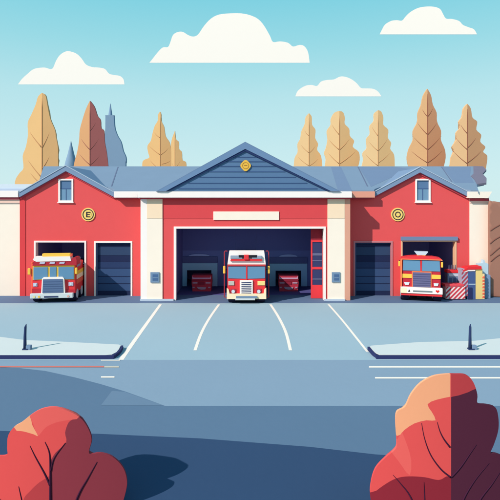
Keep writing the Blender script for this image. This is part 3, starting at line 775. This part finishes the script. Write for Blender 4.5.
# red-topped cabinet with hose reels
Dd=29.62
cb=thing('equipment_cabinet','blue grey equipment cabinet with red top behind the striped barrier','cabinet',(X(454,Dd),Dd,0))
x0,x1=X(447.6,Dd),X(461.6,Dd)
CB=mat('cabinet_blue',(112,142,180))
MB().box(x0,x1,Dd,Dd+.45,0,offz(273,Dd),CB,.01).build('body',cb)
MB().box(x0-.02,x1+.02,Dd-.03,Dd+.47,offz(272.9,Dd),offz(270,Dd),SR2,.015).build('top',cb)
MB().prism([P2([(448.4,273.4),(461,273.4),(460,276.4),(449.4,276.4)],Dd)],Dd-.02,Dd-.001,mat('cabinet_pale',(196,214,232))).build('label_panel',cb)
for xx in (449.4,453.4,457.4): MB().box(X(xx,Dd),X(xx+2.6,Dd),Dd-.015,Dd-.001,offz(282.5,Dd),offz(278,Dd),mat('drawer_blue',(74,104,150))).build('drawer',cb)
for xx in (450.4,452.6,455.2,457): MB().cyl((X(xx,Dd),Dd+.2,offz(270,Dd)+.14),.035,.28,mat('bottle_grey',(92,98,130)),'z',10,.02).build('nozzle',cb)
# tall locker with striped side, navy front, cream side
De=29.1
lk=thing('equipment_locker','tall locker with red top, striped end and navy doors against the cream pillar','locker',(X(472,De),De,0))
sx0,sx1=X(461.6,De),X(467.8,De)
z0=offz(289,De); z1=offz(269,De)
MB().box(sx0,sx1,De,De+.6,.2,z1,mat('stripe_grey',(176,180,206))).build('end_panel',lk)
mb=MB()
for i in range(-6,7):
    p=clip_band(sx0+.005,sx1-.005,.22,z1-.01,sx0+i*.24,.11,.9)
    if p: mb.prism([p],De-.012,De-.001,mat('stripe_mauve',(176,72,92)))
mb.build('stripes',lk)
MB().prism([P2([(462.4,270.6),(468,267.2),(481.2,266.2),(481.4,269.2),(468,269.6),(463.2,271.6)],De)],De-.05,De+.65,SR2).build('top',lk)
MB().prism([P2([(463.2,271.8),(468,269.8),(475,269.8),(475,271),(468,271.2),(464,272.6)],De)],De-.03,De-.002,SW).build('top_trim',lk)
MB().box(X(467.8,De)+.003,X(475.6,De),De+.01,De+.6,.03,offz(269.7,De),mat('locker_navy',(74,98,150))).build('door',lk)
MB().box(X(468.6,De),X(475.4,De),De-.005,De+.008,offz(284.6,De),offz(283.8,De),PALE).build('handle',lk)
MB().box(X(467.9,De),X(472,De),De-.03,De-.006,.02,offz(287.5,De),mat('locker_dark',(44,54,100))).build('kick_panel',lk)
MB().box(X(475.6,De)+.003,X(482.6,De),De+.02,De+.6,.03,offz(268.8,De),mat('locker_cream',(240,216,142))).build('side_panel',lk)
mb=MB()
ex0,ex1=X(482.6,De),X(484.8,De)
mb.box(ex0+.003,ex1,De+.03,De+.55,.03,offz(274,De),mat('hatch_cream',(250,222,170)))
for i in range(7):
    p=clip_band(ex0+.005,ex1-.003,.1+i*.19,.1+i*.19+.11,ex0-.02,.13,.5)
    if p: mb.prism([p],De+.015,De+.029,TRED_O)
mb.build('hatched_edge',lk)
# pale dispenser
Df=29.45
dp=thing('supply_tank','pale blue tank with grey blue lower half between locker and brown tree','tank',(X(486,Df),Df,0))
MB().box(X(484.9,Df),X(490.6,Df),Df,Df+.5,0,offz(275,Df),mat('tank_slate',(130,160,196)),.02).build('base_cabinet',dp)
MB().prism([P2([(480,264.2),(485.2,263.6),(485.4,260.4),(486.4,260.4),(487,263),(490.4,264.4),(490.4,275),(482.6,275),(480.6,272)],Df)],Df+.25,Df+.55,mat('tank_pale',(190,220,238))).build('tank',dp)

# ================================================================== TREES (far row)
VEIN=mat('tree_vein_brown',(206,158,112),vary=.05)
VEIN2=mat('tree_vein_dark',(160,106,84),vary=.05)
def crown(mb, axis, left, right, D, ridge, m1, m2, zlow):
    """left/right outlines in pixels (top to bottom); front has a crease on the axis"""
    Lp=catmull(left,3); Rp=catmull(right,3)
    ax=X(axis,D)
    low=[(axis+ (Lp[-1][0]-axis)*.75, zlow),(axis+(Rp[-1][0]-axis)*.75,zlow)]
    full=[(X(x,D),Z(y,D)) for x,y in Lp]+[(X(low[0][0],D),Z(low[0][1],D)),(ax,Z(low[0][1]+2,D)),(X(low[1][0],D),Z(low[1][1],D))]+[(X(x,D),Z(y,D)) for x,y in Rp[::-1][:-1]]
    w=max(abs(p[0]-ax) for p in full)
    def fr(x,z,d): return .06+ridge*w*max(0,1-abs(x-ax)/w)
    def bk(x,z,d): return .05+.8*w*math.sqrt(max(0,1-(1-min(d/w,1))**2))
    top=max(p[1] for p in full); zb=min(p[1] for p in full)
    # two halves: sunlit tone left, shaded tone right, put into the leaf colour
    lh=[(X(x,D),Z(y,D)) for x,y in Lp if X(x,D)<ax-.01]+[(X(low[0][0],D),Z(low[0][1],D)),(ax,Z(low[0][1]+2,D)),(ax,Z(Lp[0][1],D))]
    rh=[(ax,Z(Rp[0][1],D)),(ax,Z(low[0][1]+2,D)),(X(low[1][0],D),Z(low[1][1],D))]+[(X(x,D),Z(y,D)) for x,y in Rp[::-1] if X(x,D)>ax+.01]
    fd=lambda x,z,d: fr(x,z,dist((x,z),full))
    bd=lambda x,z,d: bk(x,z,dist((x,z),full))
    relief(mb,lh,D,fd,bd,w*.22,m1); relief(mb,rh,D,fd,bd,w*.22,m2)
    return ax,w,fr,full
def tree(axis,left,right,D,tones,vein,veins,label,ridge=.07,zlow=196,group='autumn trees behind the station roof'):
    ax=X(axis,D)
    o=thing('tree',label,'tree',(ax,D,0),group=group)
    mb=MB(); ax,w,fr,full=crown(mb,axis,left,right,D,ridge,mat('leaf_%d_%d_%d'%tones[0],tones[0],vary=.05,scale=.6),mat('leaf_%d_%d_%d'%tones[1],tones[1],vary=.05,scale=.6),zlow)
    c=mb.build('crown',o,False)
    r=w*.026
    tr=MB().tube([(ax,D+.1,0),(ax+.03,D+.1,Z(zlow,D)*.6),(ax,D+.1,Z(zlow,D)+.4)],[w*.17,w*.12,w*.08],mat('trunk_brown',(120,82,64),bump=.4),12).build('trunk',o,True)
    def sp(px,py):
        x=X(px,D);z=Z(py,D); return (x,D-fr(x,z,0)+r*.35,z)
    top=max(left[0][1],right[0][1])
    mb=MB()
    n=10; pts=[sp(axis,top+5+(zlow-top-6)*i/n) for i in range(n+1)]
    mb.tube(pts,[r*.4]+[r]*(n),vein,6)
    for (bx,by,ex,ey) in veins:
        k=5; pts=[sp(bx+(ex-bx)*i/k,by+(ey-by)*i/k+ .8*math.sin(math.pi*i/k)) for i in range(k+1)]
        mb.tube(pts,[r,r*.9,r*.8,r*.7,r*.5,r*.3],vein,6)
    mb.build('branch',o,True)
    return o
TANA,TANB=(240,200,140),(222,182,128)  # each pair: lit tone, then painted shade tone
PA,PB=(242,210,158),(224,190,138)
GRP='tan autumn trees behind the station roof'
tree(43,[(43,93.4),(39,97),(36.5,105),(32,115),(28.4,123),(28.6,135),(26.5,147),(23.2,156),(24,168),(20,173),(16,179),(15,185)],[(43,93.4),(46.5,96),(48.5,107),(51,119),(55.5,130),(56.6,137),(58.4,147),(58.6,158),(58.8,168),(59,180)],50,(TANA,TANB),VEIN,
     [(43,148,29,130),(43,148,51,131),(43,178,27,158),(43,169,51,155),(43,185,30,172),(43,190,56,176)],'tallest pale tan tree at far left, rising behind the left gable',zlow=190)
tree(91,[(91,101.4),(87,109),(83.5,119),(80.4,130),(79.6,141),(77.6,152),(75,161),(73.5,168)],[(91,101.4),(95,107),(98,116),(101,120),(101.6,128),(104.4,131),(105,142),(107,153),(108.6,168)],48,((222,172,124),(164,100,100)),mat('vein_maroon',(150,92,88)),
     [(91,150,81,138),(91,165,79,153),(91,150,100,138),(91,165,101,155),(91,131,97,122)],'tree with orange left side and shaded maroon right side beside blue tower',ridge=.16)
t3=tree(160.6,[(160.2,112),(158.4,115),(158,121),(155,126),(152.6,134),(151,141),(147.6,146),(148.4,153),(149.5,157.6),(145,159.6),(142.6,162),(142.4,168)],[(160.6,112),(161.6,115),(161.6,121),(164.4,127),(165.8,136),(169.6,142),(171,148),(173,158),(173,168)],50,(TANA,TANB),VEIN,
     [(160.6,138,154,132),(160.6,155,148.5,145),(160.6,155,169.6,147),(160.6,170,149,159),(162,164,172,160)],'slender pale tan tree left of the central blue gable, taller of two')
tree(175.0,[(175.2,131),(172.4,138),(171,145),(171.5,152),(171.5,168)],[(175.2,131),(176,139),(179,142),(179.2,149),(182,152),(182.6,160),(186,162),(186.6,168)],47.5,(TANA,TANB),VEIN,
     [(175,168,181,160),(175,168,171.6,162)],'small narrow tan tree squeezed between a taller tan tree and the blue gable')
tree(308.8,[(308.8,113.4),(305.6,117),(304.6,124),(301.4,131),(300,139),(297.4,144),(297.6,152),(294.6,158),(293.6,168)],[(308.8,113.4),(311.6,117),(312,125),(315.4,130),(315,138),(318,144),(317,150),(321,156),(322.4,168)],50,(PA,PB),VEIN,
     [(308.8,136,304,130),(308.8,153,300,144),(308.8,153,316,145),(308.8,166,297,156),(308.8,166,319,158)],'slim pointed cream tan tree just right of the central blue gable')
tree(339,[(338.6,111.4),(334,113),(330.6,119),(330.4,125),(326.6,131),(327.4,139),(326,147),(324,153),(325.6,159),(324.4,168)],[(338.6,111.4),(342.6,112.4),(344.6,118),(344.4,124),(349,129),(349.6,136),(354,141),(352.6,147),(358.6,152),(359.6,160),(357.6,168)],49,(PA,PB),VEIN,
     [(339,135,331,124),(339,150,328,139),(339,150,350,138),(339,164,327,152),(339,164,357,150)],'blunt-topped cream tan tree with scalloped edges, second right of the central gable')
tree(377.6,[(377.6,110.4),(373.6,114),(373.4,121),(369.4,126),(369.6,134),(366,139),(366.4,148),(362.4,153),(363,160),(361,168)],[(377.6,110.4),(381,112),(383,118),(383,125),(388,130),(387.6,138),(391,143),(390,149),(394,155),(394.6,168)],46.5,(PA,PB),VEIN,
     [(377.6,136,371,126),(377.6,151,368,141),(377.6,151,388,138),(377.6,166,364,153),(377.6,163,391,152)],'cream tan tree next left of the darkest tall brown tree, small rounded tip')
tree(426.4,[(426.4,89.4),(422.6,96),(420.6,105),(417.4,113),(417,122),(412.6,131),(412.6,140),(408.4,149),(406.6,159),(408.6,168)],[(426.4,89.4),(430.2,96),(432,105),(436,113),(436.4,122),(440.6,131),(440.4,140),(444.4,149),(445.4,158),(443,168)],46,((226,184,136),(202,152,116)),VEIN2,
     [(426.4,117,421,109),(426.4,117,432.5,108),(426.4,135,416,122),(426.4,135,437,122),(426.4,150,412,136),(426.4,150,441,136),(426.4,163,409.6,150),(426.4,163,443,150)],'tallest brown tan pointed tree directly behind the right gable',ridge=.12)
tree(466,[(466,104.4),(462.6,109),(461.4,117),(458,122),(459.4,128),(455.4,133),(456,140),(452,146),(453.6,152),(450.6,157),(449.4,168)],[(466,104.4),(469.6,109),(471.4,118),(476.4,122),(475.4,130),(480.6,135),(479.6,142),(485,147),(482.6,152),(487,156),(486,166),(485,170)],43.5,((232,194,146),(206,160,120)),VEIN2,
     [(466,134,459,124),(466,150,455,138),(466,148,476,137),(466,164,451.4,150),(466,163,482,150)],'brown tan scalloped tree at the right end of the roof above grey patch',ridge=.12,zlow=177)

# distant tower and small spire tree, haze painted into their blue
D=70
tw=thing('tower','distant blue grey tower with needle spire flaring out below, behind maroon tree','tower',(X(112,D),D,0))
BL=mat('far_blue',(130,162,192)); BL2=mat('far_haze_blue_b',(128,160,194))
MB().cyl((X(110.4,D),D,(Z(116,D)+Z(103.6,D))/2),.3,abs(Z(116,D)-Z(103.6,D)),BL2,'z',10,.03).build('spire',tw)
pr=catmull([(106.0,116),(106.1,115.6),(114.0,115.6),(114.2,116),(114.6,122),(115.4,129),(118,136),(121.4,142),(123.6,151),(126.2,157),(126.4,163),(126,169),(126,260)],3)
ol=[(X(x,D),Z(min(y,255),D)) for x,y in pr]+[(X(104.5,D),Z(255,D)),(X(104.5,D),Z(150,D)),(X(105.9,D),Z(128,D))]
MB().prism([ol],D-.3,D+.3,BL).build('shaft',tw)
cn=thing('conifer','small distant blue conifer just left of the maroon tree','tree',(X(71,D),D,0))
pr=[(71.2,141),(73,149),(74.4,155),(76.6,163),(77.6,172),(77.6,190)]
mb=MB(); vs=[];fs=[]
for x,y in catmull(pr,3):
    r=abs(X(x,D)-X(71,D))
    for k in range(16):
        a=2*math.pi*k/16; vs.append((X(71,D)+r*math.cos(a),D+r*math.sin(a),Z(y,D)))
n=len(vs)//16
for i in range(n-1):
    for k in range(16):
        a=i*16+k;b=i*16+(k+1)%16; fs.append((b,a,a+16,b+16))
mb.add(vs,fs,BL); mb.build('crown',cn,True)
MB().tube([(X(71,D),D,0),(X(71,D),D,Z(188,D))],[.3,.2],mat('trunk_brown',(120,82,64))).build('trunk',cn,True)

# brown bush/tree at the right edge beside the pillar
D=29.75
BRN=mat('leaf_umber',(166,122,106),vary=.05,scale=.7)
bt=thing('tree','rounded dull brown tree at the right edge beside the cream pillar','tree',(X(516,D),D,0))
ol=catmull([(488.4,296),(488.3,250),(488.4,205),(492,201.4),(498,202),(506,205),(517,214),(530,226),(540,240),(543,262),(540,285),(534,300)],4)
ol=[(X(x,D),Z(min(y,299),D)) for x,y in ol]
w=1.6
mb=MB(); relief(mb,ol,D,lambda x,z,d:.03,lambda x,z,d:.03+min(1.3,1.2*d),.25,BRN); mb.build('crown',bt,True)
MB().tube([(X(516,D),D+.3,0),(X(516,D),D+.3,1.2)],[.22,.18],mat('trunk_brown',(120,82,64))).build('trunk',bt,True)
vn=MB(); fd=lambda x,z,d:.03
def spb(px,py):
    x=X(px,D);z=Z(py,D); return (x,D-fd(x,z,dist((x,z),ol))-.004,z)
for ptz in ([(490,231),(495,227.4),(505,222)],[(489.4,244),(494,240),(500,236.5),(510,232)],[(490,262),(497,256),(510,249)],[(489.5,256),(500,247),(512,240)]):
    q=catmull(ptz,4); vn.tube([spb(*p) for p in q],[.012]+[.03]*(len(q)-1),mat('vein_umber',(126,84,76)),6)
vn.build('branch',bt,True)

# ================================================================== FOREGROUND BUSHES
def nearest(p, poly):
    best=None
    for i in range(len(poly)):
        ax,ay=poly[i]; bx,by=poly[(i+1)%len(poly)]; dx,dy=bx-ax,by-ay; L=dx*dx+dy*dy
        t=0 if L==0 else max(0,min(1,((p[0]-ax)*dx+(p[1]-ay)*dy)/L)); q=(ax+t*dx,ay+t*dy)
        e=math.hypot(p[0]-q[0],p[1]-q[1])
        if best is None or e<best[0]: best=(e,q,(dx,dy))
    return best
def patch_crown(ol, y, front, back, step, base, patches):
    """a solid crown whose painted lit and shaded leaf tones follow the given patches"""
    area=sum(ol[i][0]*ol[(i+1)%len(ol)][1]-ol[(i+1)%len(ol)][0]*ol[i][1] for i in range(len(ol)))
    sg=1 if area>0 else -1
    pts=[Vector(p) for p in ol]; edges=[(i,(i+1)%len(ol)) for i in range(len(ol))]
    pp=[]
    for poly,m in patches:
        q=[]
        for p in poly:
            e,c,(dx,dy)=nearest(p,ol)
            if e<.055 or not inside(p,ol):
                L=math.hypot(dx,dy) or 1; q.append((c[0]+sg*dy/L*.05,c[1]-sg*dx/L*.05))
            else: q.append(p)
        pp.append((q,m)); o=len(pts); pts+=[Vector(p) for p in q]; edges+=[(o+i,o+(i+1)%len(q)) for i in range(len(q))]
    # rings just inside the edge, then a coarse field
    x0=min(p[0] for p in ol);x1=max(p[0] for p in ol);z0=min(p[1] for p in ol);z1=max(p[1] for p in ol)
    z=z0; nr=0
    while z<z1:
        x=x0+(step*.5 if nr%2 else 0)
        while x<x1:
            if inside((x,z),ol) and dist((x,z),ol)>.02: pts.append(Vector((x,z)))
            x+=step
        z+=step*.87; nr+=1
    vo,eo,fo,_,_,_=delaunay_2d_cdt(pts,edges,[],0,1e-6)
    fo=[f for f in fo if inside((sum(vo[i].x for i in f)/len(f),sum(vo[i].y for i in f)/len(f)),ol)]
    mats=[]
    for f in fo:
        c=(sum(vo[i].x for i in f)/len(f),sum(vo[i].y for i in f)/len(f)); m=base
        for q,mm in pp:
            if inside(c,q): m=mm
        mats.append(m)
    n=len(vo); dd=[max(0,dist(v,ol)) for v in vo]
    mb=MB()
    vs=[(v.x,y-front(v.x,v.y,d),v.y) for v,d in zip(vo,dd)]+[(v.x,y+back(v.x,v.y,d),v.y) for v,d in zip(vo,dd)]
    mb.v=[Vector(v) for v in vs]
    seen={}
    for f,m in zip(fo,mats):
        k=mb._m(m); mb.f.append(list(f)); mb.mi.append(k); mb.f.append([i+n for i in reversed(f)]); mb.mi.append(k)
        for i in range(len(f)): seen[(f[i],f[(i+1)%len(f)])]=k
    for (a,b),k in seen.items():
        if (b,a) not in seen: mb.f.append([b,a,a+n,b+n]); mb.mi.append(k)
    return mb
def bush(name,label,D,outline,clumps,stems,stemmat,ctr,depth=.55):
    o=thing(name,label,'bush',(X(ctr,D),D+.2,0),group='rounded autumn bushes in the foreground')
    W=D; D=D-.15
    ol=[(X(x,D),Z(y,D)) for x,y in outline]
    zmin=.06
    ol=[(x,max(zmin,z)) for x,z in ol]
    cx0=X(ctr,D)
    H0=lambda x,z,d: .02+.16*max(0,1-((x-cx0)/1.8)**2)
    full=lambda x,z: H0(x,z,dist((x,z),ol))
    D0=D; D=W
    bk=lambda x,z,d:.01+min(1.0,1.2*d)-.14*max(0,1-((x-cx0)/1.8)**2)*max(0,1-d/.15)
    mb=patch_crown(ol,D,H0,bk,.12,clumps[0][1],[([(X(x,D0),max(zmin+.02,Z(y,D0))) for x,y in c[0]],c[1]) for c in clumps[1:]])
    cr=mb.build('crown',o,False)
    sm=MB()
    for pts,r0,r1 in stems:
        q=catmull(pts,5); n=len(q)
        P=[]
        for (px,py) in q:
            x=X(px,D0);z=Z(py,D0); P.append((x,D-full(x,z)-.004,max(.0,z)))
        sm.tube(P,[(r0+(r1-r0)*i/(n-1))*D/F for i in range(n)],stemmat,8)
    sm.build('branch',o,True)
    MB().tube([(X(ctr,D),D+.25,0),(X(ctr,D),D+.25,.6)],[.09,.07],mat('stem_plum',(70,30,60))).build('stem',o,True)
    return o
STEM=mat('stem_plum',(70,30,60))
LC=[mat('leaf_coral',(230,86,86),e=(1.03,1.16,1.24),vary=.03),mat('leaf_bright_coral',(238,102,98),e=(1.03,1.16,1.24),vary=.03),mat('leaf_peach_lit',(247,176,134),e=(1.03,1.2,1.28),vary=.03),mat('leaf_crimson_shade',(188,66,72),e=(1.03,1.16,1.24),vary=.03),mat('leaf_maroon',(138,52,66),e=(.8,.9,.95),vary=.03),mat('leaf_wine_shade',(128,50,62),e=(.8,.9,.95),vary=.03),mat('leaf_plum_shade',(82,36,58),e=(1.0,1.12,1.2),vary=.03)]  # light and shade on the bushes, painted as leaf tones
# left bush
olL=catmull([(-20,540),(-34,500),(-24,470),(-12,458),(6,455.5),(7,448),(8,436),(14,427),(22,422),(32,414),(42,408.5),(54,406.6),(66,409.4),(80,417),(88,428),(91.5,440),(89,453.4),(100,453.4),(112,458),(122,469),(126,483),(124,497),(118,515),(108,540)],4)
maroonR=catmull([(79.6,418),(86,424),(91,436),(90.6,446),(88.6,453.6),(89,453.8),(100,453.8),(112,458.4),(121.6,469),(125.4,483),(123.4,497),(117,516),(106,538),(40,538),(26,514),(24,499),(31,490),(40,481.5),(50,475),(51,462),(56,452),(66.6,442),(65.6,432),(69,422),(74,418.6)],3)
top=[(30,414.8),(42,409),(54,407.2),(66,410),(79,417.6),(72,419),(60,421),(50,424),(42,430),(38,436.5),(31,412)]
bush('bush','rounded coral bush shaded maroon at the lower left corner with dark stems',9.5,olL,[
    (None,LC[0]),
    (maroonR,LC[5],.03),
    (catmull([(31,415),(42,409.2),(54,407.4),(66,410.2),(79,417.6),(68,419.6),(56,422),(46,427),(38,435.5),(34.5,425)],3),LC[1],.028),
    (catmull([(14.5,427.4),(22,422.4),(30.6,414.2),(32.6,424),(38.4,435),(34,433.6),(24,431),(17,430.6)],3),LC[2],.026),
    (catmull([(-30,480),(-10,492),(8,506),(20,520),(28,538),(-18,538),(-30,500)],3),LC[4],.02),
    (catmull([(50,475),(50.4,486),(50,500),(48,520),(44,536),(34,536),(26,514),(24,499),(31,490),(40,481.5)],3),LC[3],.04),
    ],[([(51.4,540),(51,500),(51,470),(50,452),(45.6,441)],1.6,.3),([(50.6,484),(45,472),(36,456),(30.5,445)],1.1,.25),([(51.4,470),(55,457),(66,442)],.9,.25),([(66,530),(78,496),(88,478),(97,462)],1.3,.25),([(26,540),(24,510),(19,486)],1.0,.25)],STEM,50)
# right bush
olR=catmull([(386,540),(376,520),(371.5,500),(371.6,486),(376,470),(386,458),(395.6,449),(397,440),(396,424),(397,412),(405,406.6),(411,394),(420,383),(432,376),(444,373.8),(455,373.6),(466,374.6),(473,382),(477,394),(477.4,403),(487,404.6),(496,408),(499,420),(498.4,432),(494,445),(490.6,453.4),(497,454),(512,462),(522,480),(522,505),(512,540)],4)
peach=catmull([(449.6,374.4),(440,375),(430,378),(419,385.6),(410.6,396),(405.6,407),(399,411),(397,424),(397.4,437),(404,430),(414,423),(426,419.6),(435,419.6),(431,411),(427,403.6),(436,399),(449.6,396)],2)
redtop=catmull([(450.4,374.2),(458,374.2),(466,375.4),(472.6,382.6),(475.6,389.6),(468,392),(458,395),(450.4,396)],2)
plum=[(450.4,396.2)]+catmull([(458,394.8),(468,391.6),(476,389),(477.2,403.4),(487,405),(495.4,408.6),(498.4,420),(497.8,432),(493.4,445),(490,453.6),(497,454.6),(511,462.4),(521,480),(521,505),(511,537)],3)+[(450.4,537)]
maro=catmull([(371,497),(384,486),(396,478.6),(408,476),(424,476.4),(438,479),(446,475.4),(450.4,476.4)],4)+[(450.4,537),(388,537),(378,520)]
bush('bush','large peach, coral and plum bush at the lower right, right half painted as shade',8.7,olR,[
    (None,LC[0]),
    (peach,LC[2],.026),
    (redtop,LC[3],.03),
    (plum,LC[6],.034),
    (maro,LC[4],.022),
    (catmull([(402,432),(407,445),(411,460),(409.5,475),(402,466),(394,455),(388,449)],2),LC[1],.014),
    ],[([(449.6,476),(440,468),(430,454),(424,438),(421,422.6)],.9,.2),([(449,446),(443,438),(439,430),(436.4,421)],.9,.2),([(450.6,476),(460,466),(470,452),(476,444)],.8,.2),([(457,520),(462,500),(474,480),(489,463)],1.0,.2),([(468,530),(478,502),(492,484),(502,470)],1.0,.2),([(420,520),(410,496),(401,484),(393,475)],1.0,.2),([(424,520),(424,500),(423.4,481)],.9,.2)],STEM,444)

# ================================================================== CLOUDS
CW=mat('cloud_white',(255,252,246),e=(1.04,1.26,1.36),vary=.0)
def cloud(pts,label,D=420):
    p=catmull(pts,3)
    ol=[(X(x,D),Z(y,D)) for x,y in p]
    mb=MB(); r=9*D/F
    relief(mb,ol,D,lambda x,z,d:.1,lambda x,z,d:.1+min(9,2.2*d),5*D/F,CW)
    o=mb.build('cloud',smooth=False); recentre(o); tag(o,label,'cloud','flat-bottomed white clouds'); o['kind']='thing'
cloud([(18,84.4),(22,79),(28,73.5),(33,69.5),(38,68),(45,67.6),(50,69),(53,68),(56,61),(60,55),(66,51.4),(71,51.6),(77,54),(82,59),(86,64.5),(92,67),(99,67.6),(105,69),(109,73.6),(114,75),(120,76),(123.6,79.4),(124.4,84.4)],'medium white cloud at the left above the tallest tan tree')
cloud([(149.4,62.8),(152,59.6),(158,52),(163,47.4),(168,47),(170.4,42),(173,35),(178,32),(183,32),(188,35),(193,36.6),(198,34.6),(204,26),(211,18.6),(219,14.6),(230,13.4),(241,13.4),(250,15.2),(258,19),(264,25.6),(270,36),(273,42),(280,41.4),(288,42.8),(293,46.6),(299,45),(304,46),(308,52),(309.6,62.8)],'widest white cloud, over the central blue gable')
cloud([(379.6,34.4),(382,29.6),(385,24.6),(391,21),(397,20.2),(402,20.6),(406,16),(411,11.6),(418,8),(426,6.6),(434,6.8),(440,9),(443,14),(446,18.6),(452,19),(459,21),(463,25),(469,27.4),(474,29.4),(477,34.4)],'highest white cloud, at the upper right corner')
cloud([(295.4,96.4),(297,92),(300.4,88.6),(306,85.6),(312,85),(317,86),(321,81.6),(327,80),(334,79.4),(340,76.6),(346,77),(352,79.6),(357,83.6),(361,88),(366,88.4),(373,88.8),(378,91.6),(381.4,96.4)],'smallest white cloud, above the tan trees right of the central gable')

# ================================================================== LIGHT, SKY, CAMERA
AZ,EL=math.radians(50),math.radians(36)
sv=Vector((-math.sin(AZ)*math.cos(EL),-math.cos(AZ)*math.cos(EL),math.sin(EL)))
sl=bpy.data.lights.new('sun','SUN'); sl.energy=4.6; sl.angle=math.radians(.5); sl.color=(1,.96,.9)
so=bpy.data.objects.new('sun',sl); COL.objects.link(so); so.rotation_euler=sv.to_track_quat('Z','Y').to_euler(); so.location=(-20,-10,30)
w=bpy.data.worlds.new('World'); S.world=w; w.use_nodes=True; nt=w.node_tree
bg=nt.nodes['Background']; bg.inputs['Strength'].default_value=.1
sk=nt.nodes.new('ShaderNodeTexSky'); sk.sky_type='NISHITA'; sk.sun_disc=False; sk.sun_elevation=EL; sk.sun_rotation=math.atan2(sv.x,sv.y)
tc=nt.nodes.new('ShaderNodeTexCoord'); sp=nt.nodes.new('ShaderNodeSeparateXYZ'); nt.links.new(tc.outputs['Generated'],sp.inputs[0])
rp_=nt.nodes.new('ShaderNodeValToRGB'); cr=rp_.color_ramp
stops=[(0,(211,241,243)),(.1,(200,236,241)),(.2,(185,231,238)),(.29,(156,222,233)),(.37,(130,213,229)),(1,(84,160,205))]
while len(cr.elements)<len(stops): cr.elements.new(.5)
for e,(p,c) in zip(cr.elements,stops): e.position=p; e.color=[lin(v) for v in c]+[1]
nt.links.new(sp.outputs['Z'],rp_.inputs[0])
sc=nt.nodes.new('ShaderNodeVectorMath'); sc.operation='SCALE'; sc.inputs['Scale'].default_value=10.0
nt.links.new(rp_.outputs[0],sc.inputs[0])
mx=nt.nodes.new('ShaderNodeMix'); mx.data_type='RGBA'; mx.inputs[0].default_value=.94
nt.links.new(sk.outputs[0],mx.inputs[6]); nt.links.new(sc.outputs[0],mx.inputs[7]); nt.links.new(mx.outputs[2],bg.inputs['Color'])

cd=bpy.data.cameras.new('camera'); co=bpy.data.objects.new('camera',cd); COL.objects.link(co); S.camera=co
co.location=(0,0,H); co.rotation_euler=(math.pi/2,0,0)
cd.sensor_width=36; cd.lens=36; cd.shift_y=-.1; cd.clip_start=.1; cd.clip_end=4000
S.cycles.diffuse_bounces=6
S.render.resolution_x=1024; S.render.resolution_y=1024
S.view_settings.view_transform='Standard'; S.view_settings.look='None'; S.view_settings.exposure=0; S.view_settings.gamma=1
S.view_settings.use_curve_mapping=False
